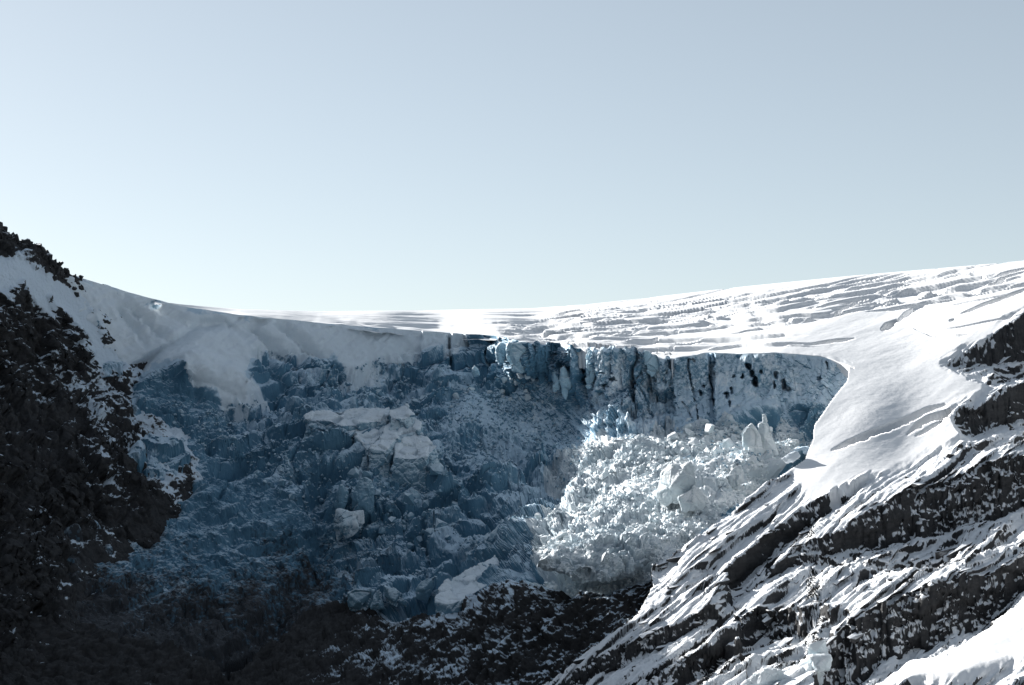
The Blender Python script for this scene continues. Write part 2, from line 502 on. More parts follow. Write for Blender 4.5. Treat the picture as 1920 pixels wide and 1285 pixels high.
def build_field():
    U = np.concatenate([np.arange(290, 1975, 1.55), np.arange(1975, 2050, 4), np.arange(2050, 2800, 14)])
    hor, lip = HOR(U), LIP(U)
    mid = np.where(U < 1605, lip, 690 + (U - 1605) * 0.02)
    n1 = 220
    t = np.linspace(0, 1, n1)
    kk = sstep(1500, 1605, U); lip0 = LIPS(U) * (1 - kk) + mid * kk
    V1 = hor[None] + (np.maximum(lip0 - hor, 2.5))[None] * t[:, None] + (mid - lip0)[None] * (sstep(0.78, 1.0, t) ** 2)[:, None]
    n2 = 450
    V2 = np.zeros((n2, len(U)))
    w01 = np.linspace(0, 1, 1100)
    vf = mid[None] + (1345 - mid)[None] * w01[:, None]
    dens = np.ones(vf.shape)
    for pts, hs, rec in SCARPS:
        a = np.array(pts, float)
        vl = polyline_eval(U, pts)
        hh = np.interp(U, a[:, 0], hs) * sstep(a[0, 0] - 30, a[0, 0] + 6, U) * (1 - sstep(a[-1, 0] - 6, a[-1, 0] + 30, U))
        on = 3 + 0.15 * hh
        e = vf - vl[None]
        dens += (0.8 * hh / (on + 20))[None] * sstep(-14, -6, e) * (1 - sstep(6, 14, e - on[None]))
    cum = np.cumsum(dens, 0); cum /= cum[-1:]
    s01 = np.linspace(0, 1, n2 + 1)[1:]
    for j in range(len(U)):
        V2[:, j] = np.interp(s01, cum[:, j], vf[:, j])
    V = np.concatenate([V1, V2], 0)
    UU = np.broadcast_to(U[None], V.shape).copy()
    shape = V.shape
    nc = shape[1]
    pit = [(200, 400)] + [(200, 575)] + [(x, float(LIP(x))) for x in range(330, 1600, 6)] + PITEDGE + [(930, 1400), (200, 1400), (100, 1400)]
    keep = np.ones(shape, bool)
    keep[n1:] = sdist(UU[n1:], V[n1:], pit + [(100, 500)]) < 0.0
    K = keep.ravel()
    u, v = UU.ravel()[K], V.ravel()[K]
    d = D_FIELD(u, v)
    Pw = pt(u, v, d)
    px = d / F
    rock = zone(u, v, ROCKZONE, 14, 14, 3)
    mound = zone(u, v, MOUND, 14, 4, 5)
    rock = rock * (1 - mound)
    dz = np.zeros(len(u))
    # --- crevasses
    rng = np.random.RandomState(11)
    tt = np.clip((v - HOR(u)) / np.maximum(LIPS(u) - HOR(u), 2.5), 0, 3)
    wob = perlin(np.stack([u / 48, v / 16, v * 0], 1), 31)
    wob2 = perlin(np.stack([u / 17, v / 8, v * 0], 1), 32)
    fine_u = perlin(np.stack([u / 42, v / 5, u * 0], 1), 33)
    def trench(ix, vl, du, L, w, jag, deep=1.0):
        e = v[ix] - vl - jag * (wob[ix] * 3.0 + wob2[ix] * 0.6)
        ww = w * np.clip(1 - np.abs(du / L) ** 3, 0, 1) * (0.9 + 0.35 * fine_u[ix])
        soft = 1.0 if deep == 1.0 else 1.6
        return np.clip(np.minimum(e, ww - e) / soft + 0.15, 0, 1) * (ww > 0.2) * (1.25 * ww + 1.0) * deep
    drop = np.zeros(len(u))
    for pts, w in CREVASSES:
        a = np.array(pts, float)
        u0, u1 = a[0, 0], a[-1, 0]
        ix = np.nonzero((u > u0) & (u < u1) & (v < 880))[0]
        drop[ix] = np.maximum(drop[ix], trench(ix, polyline_eval(u[ix], pts), u[ix] - (u0 + u1) / 2, (u1 - u0) / 2 + 1, w, 0.35, 3.4 if u0 > 1500 else 1.3))
    top = np.arange(n1 * nc).reshape(n1, nc)          # the first rows are all kept
    for k in range(210):
        uc = 360 + 1560 * rng.rand()
        tc = rng.rand() ** 0.8 * 0.93
        if uc > 1560:
            tc *= 0.30 if rng.rand() < 0.8 else 0.6
        elif uc > 1380:
            tc *= 0.62
        h, l = float(HOR(uc)), float(min(LIP(uc), 690))
        gap = l - h
        wmax = np.clip(gap * (0.025 + 0.085 * tc), 1.0, 8)
        w = wmax * (0.3 + 0.9 * rng.rand()) * (1.5 if uc < 1000 else 1.0)
        L = (35 + 210 * rng.rand() ** 1.6) * (0.7 + 0.5 * tc) * (1.6 if uc < 950 else 1.0)
        sl = 0.0006 * (rng.rand() - 0.5)
        j0, j1 = np.searchsorted(U, [uc - L, uc + L])
        if j1 - j0 < 3:
            continue
        ix = top[:, j0:j1].ravel()
        ui = u[ix]; du = ui - uc
        tl = tc + sl * du - 0.00055 * du * (1 if uc > 950 else 0.1)
        vl = HOR(ui) + np.maximum(LIPS(ui) - HOR(ui), 2.5) * tl
        if uc > 1500:
            vl = h + gap * tc + (HOR(ui) - h) - 0.10 * du
        drop[ix] = np.maximum(drop[ix], trench(ix, vl, du, L, w, np.clip(w / 11, 0.03, 0.6)))
    dz -= drop * px
    # --- shattered blocks in the middle of the field
    br = sstep(980, 1100, u) * (1 - sstep(1480, 1620, u)) * sstep(0.02, 0.2, tt) * (1 - sstep(0.55, 0.8, tt + (u - 1100) / 900))
    br += sstep(935, 960, u) * (1 - sstep(1090, 1180, u)) * sstep(0.3, 0.6, tt)
    br = np.clip(br, 0, 1) * (tt <= 1.0)
    streak = np.stack([Pw[:, 0], Pw[:, 1] * 1.6, Pw[:, 2] * 0], 1)
    dz += br * (blocks(streak * np.array([0.45, 1, 1]), 16.0, 61, 0.25, 0.2) * 0.16 + blocks(streak * np.array([0.5, 1, 1]), 7.0, 62, 0.3, 0.2) * 0.10)
    # --- gentle drifts
    sm = 1 - rock
    q = Pw.copy(); q[:, 2] = 0
    ra = np.stack([q @ RIB_A / 60, q @ RIB_B / 14, q[:, 0] * 0], 1)
    dz += sm * (tt > 0.05) * (0.45 * perlin(ra, 41) + 0.12 * perlin(ra * 2.7, 42) + 0.05 * perlin(ra * 7, 43)) * sstep(1350, 1600, u + 0.4 * (v - 600))
    dz += (1 - sstep(1350, 1600, u)) * 0.5 * perlin(np.stack([q[:, 0] / 50, q[:, 1] / 25, q[:, 2]], 1), 44) * sstep(0, .15, tt) * (1 - sstep(.9, 1, tt))
    # --- scarps
    sn = fbm(np.stack([u / 40, v / 40, v * 0], 1), 5, 51, 0.6)
    sn2 = fbm(np.stack([u / 13, v / 9, v * 0], 1), 3, 52, 0.6)
    for pts, hs, rec in SCARPS:
        a = np.array(pts, float)
        vl = polyline_eval(u, pts)
        hh = np.interp(u, a[:, 0], hs) * sstep(a[0, 0] - 14, a[0, 0] + 6, u) * (1 - sstep(a[-1, 0] - 6, a[-1, 0] + 14, u))
        e = v - vl - 7 * sn - 2.5 * sn2
        wdt = rec * hh + 6
        fall = np.where(e < 0, 0, np.clip(1 - e / wdt, 0, 1))
        onset = np.clip(e / (3.0 + 0.15 * hh), 0, 1)
        dz -= hh * onset * fall ** 0.8 * px * 1.0
    # --- strata: saw-toothed ribs, stretched along the strike
    a_, b_, c_ = Pw @ RIB_A, Pw @ RIB_B, Pw[:, 0] * 0
    def saw(period, aspect, seed, warp, duty=0.16):
        w_ = fbm(np.stack([a_ / (period * aspect), b_ / (period * 1.6), c_ + seed], 1), 4, seed, 0.55) * warp
        ph = b_ / period + w_
        k = np.floor(ph)
        f = ph - k
        s = np.where(f < 1 - duty, f / (1 - duty), (1 - f) / duty) - 0.5
        am = np.clip(0.55 + 1.3 * perlin(np.stack([a_ / (period * aspect * 0.6), k * 3.7, c_ + seed * 1.3], 1), seed + 3), 0, 1.4)
        return s * period * am
    ribs = saw(23.0, 6, 71, 0.9) * 0.20 + saw(9.5, 9, 72, 1.0) * 0.24 + saw(4.0, 12, 73, 1.0) * 0.27 + saw(1.9, 12, 74, 1.0) * 0.28
    rough = fbm(np.stack([a_ / 26, b_ / 2.6, Pw[:, 2] / 9], 1), 5, 77, 0.55) * 0.45
    near = sstep(1.0, 0.0, 1 - rock)
    dz += rock * (ribs + rough)
    dz += (1 - rock) * sstep(-0.1, 0.9, rock) * 0
    # mound of wind-packed snow at the lower right
    dz += mound * 2.0 + (mound * perlin(np.stack([a_ / 30, b_ / 8, c_], 1), 81) * 0.6)
    # cornice: the lip's edge is ragged
    lipz = (np.abs(v - LIP(u)) < 8) & (u < 1600)
    dz += np.where(lipz & (tt <= 1.001), 0.25 * fbm(np.stack([u / 16, v * 0, v * 0], 1), 4, 91) * sstep(0.9, 1.0, tt), 0)
    Pw[:, 2] += dz
    full = np.zeros((shape[0] * nc, 3)); full[K] = Pw
    # crags on the steep rock faces
    nn = grid_normals(full, shape)[K]
    ix = np.nonzero(rock > 0.05)[0]
    qq = Pw[ix]
    steep = 1 - sstep(0.45, 0.85, np.abs(nn[ix, 2]))
    qs = np.stack([qq @ RIB_A / 6.0, qq @ RIB_B, qq[:, 2]], 1)
    cr = blocks(qs, 4.5, 181, 1.1, 0.15) * 0.36 + blocks(qs, 1.8, 182, 1.1, 0.15) * 0.16 + fbm(qs / 1.6, 3, 183) * 0.15
    full_d = nn[ix] * (cr * rock[ix] * (0.0 + 1.0 * steep))[:, None]
    Pw[ix] += np.nan_to_num(full_d)
    full[K] = Pw
    Pw = full.reshape(shape + (3,))
    # fold behind the skyline
    back = Pw[0].copy(); back[:, 1] *= 1.10; back[:, 0] *= 1.10; back[:, 2] = back[:, 2] * 1.10 - 9
    back2 = back.copy(); back2[:, 1] *= 1.5; back2[:, 0] *= 1.5; back2[:, 2] -= 90
    keep2 = keep[:-1, :-1] & keep[1:, :-1] & keep[1:, 1:] & keep[:-1, 1:]
    allP = np.concatenate([back2[None], back[None], Pw], 0).reshape(-1, 3)
    Q = quads(shape[0] + 2, nc)
    kq = np.concatenate([np.ones((2, nc - 1), bool), keep2], 0).ravel()
    rk = np.concatenate([np.zeros((2, nc)), (zone(UU, V, ROCKZONE, 1, 0)).reshape(shape)], 0)
    rk = np.maximum(rk, np.concatenate([np.zeros((2, nc)), sstep(1040, 1050, V) * np.ones(shape)], 0))
    rkq = (rk[:-1, :-1] > 0.5).ravel()
    mq = np.concatenate([np.zeros((2, nc)), zone(UU, V, MOUND, 1, 0)], 0)[:-1, :-1].ravel() > 0.5
    snowQ = Q[kq & ~rkq]; rockQ = Q[kq & rkq & ~mq]; moundQ = Q[kq & rkq & mq]
    # skirt: the free edge of the sheet goes down into the ground
    free = []
    def skirted(Qs):
        e = np.concatenate([Qs[:, [0, 1]], Qs[:, [1, 2]], Qs[:, [2, 3]], Qs[:, [3, 0]]])
        return e
    e = skirted(Q[kq])
    key = np.sort(e, 1); code = key[:, 0].astype(np.int64) * 10_000_000 + key[:, 1]
    uq, idx, cnt = np.unique(code, return_index=True, return_counts=True)
    be = e[idx[cnt == 1]]
    m = allP[be[:, 0]]
    uu_, vv_ = inv(m)
    sel = (uu_ < 1640) & (vv_ > 640) & (uu_ > 940) & (vv_ < 1330)
    be = be[sel]
    nb = len(allP)
    off = np.array([0.6, 2.0, -9.0])
    sk = np.concatenate([allP[be[:, 0]] + off, allP[be[:, 1]] + off])
    allP2 = np.concatenate([allP, sk])
    k = np.arange(len(be))
    skQ = np.stack([be[:, 1], be[:, 0], nb + k, nb + len(be) + k], 1)
    lowedge = inv(allP[be[:, 0]])[1] > 900
    snowQ = np.concatenate([snowQ, skQ[~lowedge]]); rockQ = np.concatenate([rockQ, skQ[lowedge]])
    for nm, qq, mt, lab, cat in (("snowfield", snowQ, M_SNOW, "bright sunlit snowfield split by grey crevasses, reaching from the ice cliff up to the skyline", "snowfield"),
                            ("rock_slope", rockQ, M_SLOPE, "dark ribbed rock slope streaked with sunlit snow in the lower right", "rock slope"),
                            ("snow_mound", moundQ, M_SNOW, "smooth rounded snow mound in the bottom right corner, half in shadow", "snow mound")):
        v_, q_, _ = compact(allP2, qq)
        put(nm, mesh_np(nm, v_, q_, mt, True), None, lab, cat, None, "structure")
    return Pw, UU, V

FIELD = build_field()

# ------------------------------------------------------------------ ice cliff, icefall basin and the rock bed under it
Z_SMOOTH = [(100, 480), (150, 515), (340, 570), (600, 600), (880, 620), (860, 640), (760, 655), (690, 690), (640, 690), (560, 650), (480, 655), (470, 690), (500, 740), (460, 760), (380, 740), (340, 680), (260, 690), (235, 700), (190, 640), (100, 560)]
Z_CLIFF = [(930, 600), (1620, 600), (1600, 770), (1460, 762), (1380, 778), (1260, 800), (1230, 815), (1110, 800), (1060, 740), (1000, 715), (930, 700)]
Z_RAMP = [(880, 720), (1000, 720), (1080, 760), (1120, 810), (1240, 800), (1260, 830), (1060, 850), (960, 840), (880, 830), (830, 790)]
Z_WALL = [(240, 720), (330, 690), (360, 740), (440, 790), (400, 880), (560, 900), (640, 950), (640, 1130), (440, 1220), (150, 1240), (120, 1040), (260, 1040), (390, 890), (300, 800)]
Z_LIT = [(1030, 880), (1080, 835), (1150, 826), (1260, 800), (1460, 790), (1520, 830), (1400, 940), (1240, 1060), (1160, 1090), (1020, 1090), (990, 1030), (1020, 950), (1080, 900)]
Z_BED = [(-200, 1150), (140, 1170), (230, 1200), (330, 1230), (420, 1240), (480, 1220), (560, 1170), (630, 1140), (660, 1145), (760, 1150), (860, 1140), (940, 1090), (1010, 1085), (1100, 1100), (1240, 1075), (1500, 900), (1700, 900), (1700, 1400), (-200, 1400)]
Z_SHADE = [(-200, 900), (150, 980), (300, 1080), (440, 1090), (540, 1040), (620, 1010), (650, 1060), (660, 1180), (740, 1200), (760, 1400), (-200, 1400)]  # lower-left ice whose shade is put into the colour
HOLES = [(1404, 688, 5, 6, 14), (1410, 700, 5, 6, 14), (1416, 714, 7, 11, 18), (1456, 703, 5, 7, 12), (1470, 722, 6, 12, 14), (1452, 722, 3, 8, 9), (1392, 706, 3, 7, 8), (1313, 737, 4, 5, 10),
         (1364, 742, 5, 7, 12), (1376, 706, 3, 5, 8), (1150, 712, 7, 6, 10), (1138, 725, 6, 8, 9), (1370, 728, 3, 4, 8), (1428, 697, 3, 4, 8), (1551, 686, 2, 7, 8), (1256, 683, 9, 8, 12),
         (1368, 757, 3, 6, 8), (1094, 713, 6, 10, 10), (1372, 735, 2, 5, 7), (1300, 676, 4, 3, 5), (1342, 700, 4, 5, 7), (1480, 732, 4, 6, 8), (1535, 710, 6, 5, 4), (1320, 725, 3, 4, 6)]
CRACKS = [([(1327, 656), (1333, 690), (1331, 705), (1336, 735), (1338, 760)], 5, 16), ([(1292, 672), (1290, 688), (1296, 712), (1302, 745), (1308, 785)], 2.6, 10), ([(1280, 755), (1290, 768), (1297, 785)], 3, 7),
          ([(1080, 660), (1092, 690), (1098, 720)], 4, 8), ([(1210, 662), (1206, 690), (1180, 740), (1165, 770)], 3, 4), ([(1233, 690), (1234, 800)], 2, 4), ([(1150, 690), (1120, 700)], 2, 3),
          ([(843, 630), (845, 660), (843, 690)], 3, 7), ([(460, 720), (468, 708), (478, 698)], 2.2, 4), ([(755, 950), (758, 985), (757, 1000)], 2, 4), ([(818, 950), (813, 985), (825, 1005)], 2, 5)]

LEDGES = [([(560, 690), (640, 695), (720, 680), (800, 690)], 30, 90), ([(700, 740), (800, 748), (880, 700), (960, 720)], 16, 60), ([(840, 800), (900, 790), (1000, 830), (1060, 860)], 45, 110),
                        ([(240, 760), (330, 780), (400, 830), (460, 850)], 26, 90), ([(560, 870), (640, 930), (760, 950), (900, 900)], 30, 100), ([(600, 1000), (640, 1010), (760, 1040), (900, 1010)], 44, 120),
                        ([(990, 1040), (1080, 1050), (1160, 1040), (1235, 1020)], 40, 90), ([(420, 990), (500, 1010), (610, 970)], 26, 120), ([(640, 1100), (760, 1120), (880, 1110)], 30, 70), ([(300, 700), (340, 720), (390, 760)], 12, 50)]

def build_basin():
    U = np.arange(-130, 1640, 1.8)
    lip = LIP(U) + 0.6
    rows = 480
    w01 = np.linspace(0, 1, 1000)
    vf = lip[None] + (1350 - lip)[None] * w01[:, None]
    dens = 1.15 - 0.35 * w01[:, None] * np.ones(vf.shape)
    for pts, h, rec in LEDGES:
        a = np.array(pts, float)
        hh = h * sstep(a[0, 0] - 30, a[0, 0] + 20, U) * (1 - sstep(a[-1, 0] - 20, a[-1, 0] + 30, U))
        e = vf - np.interp(U, a[:, 0], a[:, 1])[None]
        on = 3 + 0.25 * h
        dens += (0.9 * hh / (on + 20))[None] * sstep(-16, -8, e) * (1 - sstep(8, 16, e - on))
    cum = np.cumsum(dens, 0); cum /= cum[-1:]
    s01 = np.linspace(0, 1, rows)
    V = np.stack([np.interp(s01, np.concatenate([[0], cum[1:, j]]), vf[:, j]) for j in range(len(U))], 1)
    UU = np.broadcast_to(U[None], V.shape).copy()
    shape = V.shape
    u, v = UU.ravel(), V.ravel()
    D = D_BASIN(UU, V).ravel()
    px = D / F
    zs = zone(UU, V, Z_SMOOTH, 14, 14, 101).ravel()
    zc = zone(UU, V, Z_CLIFF, 12, 8, 102).ravel()
    zr = zone(UU, V, Z_RAMP, 22, 14, 103).ravel()
    zw = zone(UU, V, Z_WALL, 26, 14, 104).ravel()
    zb = zone(UU, V, Z_BED, 8, 16, 105).ravel()
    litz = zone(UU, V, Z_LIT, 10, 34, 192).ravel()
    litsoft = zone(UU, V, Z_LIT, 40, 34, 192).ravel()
    # depth steps: pillars in the cliff, each standing proud with a square left edge
    wob = fbm(np.stack([u / 30, v / 30, v * 0], 1), 4, 110)
    fine = fbm(np.stack([u / 9, v / 12, v * 0], 1), 3, 111)
    uw = u + 7 * wob + 3 * fine
    down = np.clip((v - LIP(u)), 0, 200)
    def pillar(u0, u1, h, amt):
        a = sstep(u0, u0 + 4, uw) * (1 - sstep(u1 - 8, u1 + 14, uw)) * (1 - sstep(h - 22, h + 22, down + 10 * wob))
        return a * amt
    dd = np.zeros(len(u))
    dd -= pillar(952, 998, 62, 13) + pillar(1000, 1018, 40, 5) + pillar(1030, 1052, 45, -9) + pillar(1060, 1085, 95, 7) + pillar(1108, 1186, 150, 15) + pillar(1190, 1209, 130, 11)
    dd -= pillar(1222, 1254, 70, 9) + pillar(1262, 1325, 140, 6) + pillar(1336, 1462, 130, 7) + pillar(1462, 1550, 110, 2)
    dd -= pillar(870, 900, 50, 5) - pillar(900, 945, 60, 8) + pillar(790, 840, 55, 4) + pillar(845, 868, 45, 6)
    # undercut at the foot of the cliff
    # big forms of the bowl on the left: a swelling and the groove over it
    g1 = np.exp(-(((u - 375) * 0.8 + (v - 690) * 0.45) / 75) ** 2 - (((v - 690) * 0.9 - (u - 375) * 0.35) / 48) ** 2)
    dd -= 17 * g1
    groove = np.array([(222, 712), (262, 690), (300, 660), (345, 636), (372, 612), (420, 612), (470, 632)], float)
    vl = np.interp(u, groove[:, 0], groove[:, 1])
    ge = v - vl
    gm = sstep(215, 240, u) * (1 - sstep(400, 475, u))
    dd += gm * 8 * np.exp(-(ge / 12) ** 2)
    arc = np.array([(330, 668), (360, 656), (400, 662), (440, 684), (476, 718)], float)
    ae = v - np.interp(u, arc[:, 0], arc[:, 1])
    am = sstep(325, 350, u) * (1 - sstep(460, 485, u))
    dd -= am * 10 * np.clip(ae / 4 + 0.5, 0, 1) * np.clip(1 - ae / 60, 0, 1)
    for (x0, y0, x1, y1, hgt) in ((226, 588, 262, 640, 3.0), (250, 590, 300, 632, 3.0), (470, 628, 560, 690, 5.0), (520, 620, 640, 700, 4.0), (286, 580, 345, 612, 2.5)):
        tx = np.clip(((u - x0) * (x1 - x0) + (v - y0) * (y1 - y0)) / ((x1 - x0) ** 2 + (y1 - y0) ** 2), 0, 1)
        ex, ey = u - x0 - tx * (x1 - x0), v - y0 - tx * (y1 - y0)
        sidev = (ex * (y1 - y0) - ey * (x1 - x0)) / math.hypot(x1 - x0, y1 - y0)
        rr = np.hypot(ex, ey)
        dd += 1.7 * hgt * np.clip(sidev / 3 + 0.5 + 1.2 * fine, 0, 1) * np.clip(1 - rr / 26, 0, 1) ** 1.5
    fold = np.array([(222, 600), (232, 590), (246, 606), (258, 626), (252, 645)], float)
    # ice benches in the middle of the basin
    def ledge(pts, h, rec):
        a = np.array(pts, float)
        vl = np.interp(u, a[:, 0], a[:, 1])
        e = v - vl - 8 * wob - 3 * fine
        m = sstep(a[0, 0] - 20, a[0, 0] + 20, u) * (1 - sstep(a[-1, 0] - 20, a[-1, 0] + 20, u))
        return m * h * np.clip(e / (3 + 0.25 * h), 0, 1) * np.clip(1 - e / rec, 0, 1)
    dz = np.zeros(len(u))
    for pts, h, rec in LEDGES:
        dz -= ledge(pts, h, rec) * px
    gl = np.array([(880, 596), (960, 604), (1040, 596), (1120, 548), (1200, 480), (1300, 390)], float)   # (v, u) of the gully
    ug = np.interp(v, gl[:, 0], gl[:, 1]) + 14 * wob
    gd = np.exp(-((u - ug) / 30) ** 2) * sstep(870, 960, v)
    dz -= 38 * gd * px
    # holes and cracks in the ice cliff
    for (hu, hv, ru, rv, dep) in HOLES:
        e = ((u - hu + 4.0 * fine) / (ru * 0.75)) ** 2 + ((v - hv + 5.0 * fine + 2 * wob) / (rv * 0.85)) ** 2
        dd += dep * 0.5 * np.clip(1.35 - e, 0, 1) ** 0.5 * (e < 1.35)
    for pts, w, dep in CRACKS:
        a = np.array(pts, float)
        if abs(a[-1, 1] - a[0, 1]) > abs(a[-1, 0] - a[0, 0]):
            o = np.argsort(a[:, 1]); ul = np.interp(v, a[o, 1], a[o, 0])
            tpar = (v - a[o[0], 1]) / (a[o[-1], 1] - a[o[0], 1])
            e = np.abs(u - ul + 1.5 * fine)
        else:
            vl = np.interp(u, a[:, 0], a[:, 1]); tpar = (u - a[0, 0]) / (a[-1, 0] - a[0, 0])
            e = np.abs(v - vl + 1.5 * fine)
        m = (tpar > 0) & (tpar < 1)
        dd += np.where(m, dep * 0.42 * np.clip(1.3 - e / (0.55 * w * (1.1 - 0.6 * np.clip(tpar, 0, 1))), 0, 1) ** 0.6, 0)
    Pw = pt(u, v, D + dd)
    Pw[:, 2] += dz
    n = grid_normals(pt(u, v, D), shape)
    q = Pw
    # relief by kind of ground
    lipfade = sstep(0, 10, v - LIP(u))
    rub = np.clip(1 - zs - zc - zb, 0, 1)
    w_r = rub * (1 - zw) * (1 - zr); w_w = rub * zw; w_p = rub * (1 - zw) * zr
    def where(w, fn):
        ix = np.nonzero(w > 1e-3)[0]
        out = np.zeros(len(w), np.float32)
        out[ix] = fn(q[ix])
        return out * w
    def warp(q):
        wq = q + 5.0 * np.stack([perlin(q / 16.0, 125), perlin(q / 16.0, 126), perlin(q / 16.0, 127)], 1)
        return np.stack([wq[:, 0] * 0.8 + wq[:, 2] * 0.5, wq[:, 1], wq[:, 2] * 0.8 - wq[:, 0] * 0.5], 1) * np.array([0.7, 1.0, 1.15])
    def f_rubble(q):
        keep_ = 1 - 0.6 * litsoft[w_r > 1e-3]
        wq = warp(q)
        calmf = sstep(-0.35, 0.45, perlin(q / 26.0, 128))
        return ((blocks(wq, 30.0, 120, 1.3, 0.22, 0.40) * 0.62 + blocks(wq, 12.0, 121, 1.2, 0.40, 0.38) * 0.75) * keep_
                + (0.3 + 0.7 * calmf) * (blocks(q, 4.6, 122, 1.1, 0.3) * 0.46 + blocks(q, 2.0, 123, 1.1, 0.3) * 0.40) + fbm(q / 24.0, 3, 124) * 2.0)
    def f_cliff(q):
        fins = fbm(np.stack([q[:, 0] / 9, q[:, 1] / 9, q[:, 2] / 26], 1), 5, 131, 0.55, ridged=True)
        return (fins * 1.0 + blocks(q * np.array([1, 1, 0.16]), 8.0, 135, 0.5, 0.35) * 0.50 + blocks(q * np.array([1, 1, 0.3]), 3.4, 136, 0.6, 0.35) * 0.35
                + blocks(q * np.array([1, 1, 0.55]), 7.0, 132, 1.0, 0.3) * 0.34 + blocks(q * np.array([1, 1, .6]), 2.6, 133, 1.0, 0.3) * 0.30 + fbm(q / 2.2, 3, 134) * 0.22)
    def f_wall(q):
        return (fbm(q / 22.0, 5, 141, 0.55, ridged=True) * 1.9 + fbm(q / 5.0, 4, 144, 0.6) * 0.8 + blocks(warp(q), 12.0, 145, 1.0, 0.3, 0.3) * 0.30
                + blocks(q, 3.2, 142, 1.1, 0.2) * 0.22 + fbm(q / 1.6, 3, 143) * 0.25)
    def f_smooth(q):
        return (fbm(q / 22.0, 4, 151, 0.55) * 2.4 + fbm(np.stack([(q[:, 0] - q[:, 2]) / 5.0, q[:, 1] / 18.0, (q[:, 2] + q[:, 0]) / 24.0], 1), 4, 153, 0.6) * 0.85
                + blocks(q, 14.0, 154, 0.6, 0.10, 0.25) * 0.06 + perlin(q / 3.0, 152) * 0.08)
    def f_ramp(q):
        return (fbm(np.stack([(q[:, 0] + q[:, 2]) / 5, q[:, 1] / 30, (q[:, 2] - q[:, 0]) / 22], 1), 5, 161, 0.6) * 1.4 + blocks(q, 3.0, 162, 1.0, 0.3) * 0.3)
    def f_bed(q):
        return fbm(np.stack([(q @ RIB_A) / 20, (q @ RIB_B) / 5, q[:, 2] / 7], 1), 6, 171, 0.6, ridged=True) * 1.7 + blocks(q, 5.0, 172, 1.1, 0.2) * 0.4
    calm = 1 - 0.62 * sstep(1250, 1280, u) * (1 - sstep(1590, 1620, u))
    cells = np.zeros(len(u), np.float32)
    ixr = np.nonzero(rub > 1e-3)[0]
    cells[ixr] = _h01(worley(warp(q[ixr]) / 12.0, 121)[2], 9)
    bigcell = cells
    disp = (where(w_r, f_rubble) + where(zc * (1 - zb) * calm, f_cliff) + where(w_w, f_wall) + where(zs * (1 - zb) * (1 - zc), f_smooth) + where(w_p, f_ramp) + where(zb, f_bed)) * lipfade
    Pw = Pw + n * disp[:, None]
    # the ice breaks down the slope in steps
    wt = np.clip(w_r + 0.6 * w_w, 0, 1) * lipfade * (0.3 + 0.7 * sstep(-0.2, 0.4, perlin(q / 40.0, 176))) * (1 - 0.9 * litsoft)
    ixt = np.nonzero(wt > 1e-3)[0]
    zz = Pw[ixt, 2] + 7.0 * fbm(q[ixt] / 34.0, 4, 177, 0.55) - 0.28 * q[ixt, 0]
    ph = zz / 8.5
    fr = ph - np.floor(ph)
    Pw[ixt, 2] += 8.5 * 0.70 * (sstep(0.25, 0.75, fr) - fr) * wt[ixt]
    Q = quads(*shape)
    bq = ((zb.reshape(shape)[:-1, :-1] + zb.reshape(shape)[1:, 1:]) > 1.0).ravel()
    sq = ((zs.reshape(shape)[:-1, :-1] > 0.5)).ravel() & ~bq
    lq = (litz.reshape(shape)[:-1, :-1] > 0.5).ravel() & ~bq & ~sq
    info = []
    nf = fbm(np.stack([u / 40, v / 40, v * 0], 1), 5, 191, 0.6)
    zsoft = zone(UU, V, Z_SMOOTH, 30, 34, 193).ravel()
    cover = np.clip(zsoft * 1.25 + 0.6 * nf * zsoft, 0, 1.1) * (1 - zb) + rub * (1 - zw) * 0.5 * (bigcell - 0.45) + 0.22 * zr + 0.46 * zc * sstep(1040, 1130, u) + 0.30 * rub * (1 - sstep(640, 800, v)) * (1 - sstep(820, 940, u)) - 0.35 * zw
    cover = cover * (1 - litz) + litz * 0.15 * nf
    cover = cover + zb * (0.16 * nf - 0.42 * (1 - sstep(520, 820, u)))
    dirt = zone(UU, V, Z_SHADE, 150, 70, 194).ravel() * 0.95
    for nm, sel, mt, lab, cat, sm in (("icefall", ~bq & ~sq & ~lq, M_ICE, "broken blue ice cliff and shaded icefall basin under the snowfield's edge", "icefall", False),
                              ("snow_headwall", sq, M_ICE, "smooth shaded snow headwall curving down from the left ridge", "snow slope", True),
                              ("rubble_fan", lq, M_ICE_LIT, "fan of avalanche ice beside the rock rib, sunlight painted into its white", "rubble fan", False),
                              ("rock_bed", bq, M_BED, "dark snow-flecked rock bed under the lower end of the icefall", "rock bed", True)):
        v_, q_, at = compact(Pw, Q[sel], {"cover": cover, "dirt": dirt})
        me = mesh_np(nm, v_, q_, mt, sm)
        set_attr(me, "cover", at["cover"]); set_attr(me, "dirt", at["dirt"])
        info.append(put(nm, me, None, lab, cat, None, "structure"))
    return Pw, u, v, n, shape, info, zs, zc, zb, zw, zr

BAS = build_basin()

# ------------------------------------------------------------------ left-hand rock ridge
RIDGE = [(-400, 150), (-150, 230), (0, 300), (80, 370), (130, 440), (162, 515), (174, 560), (192, 635), (236, 694), (246, 742), (288, 792), (314, 842), (338, 878), (330, 905), (306, 950),
         (292, 985), (250, 1030), (205, 1046), (160, 1052), (150, 1110), (120, 1200), (60, 1260), (0, 1300), (-400, 1400)]
SNOWPATCH = [(-20, 482), (30, 482), (70, 500), (130, 520), (160, 560), (190, 640), (230, 690), (200, 690), (160, 640), (125, 590), (90, 560), (100, 600), (60, 580), (40, 530), (-20, 560)]

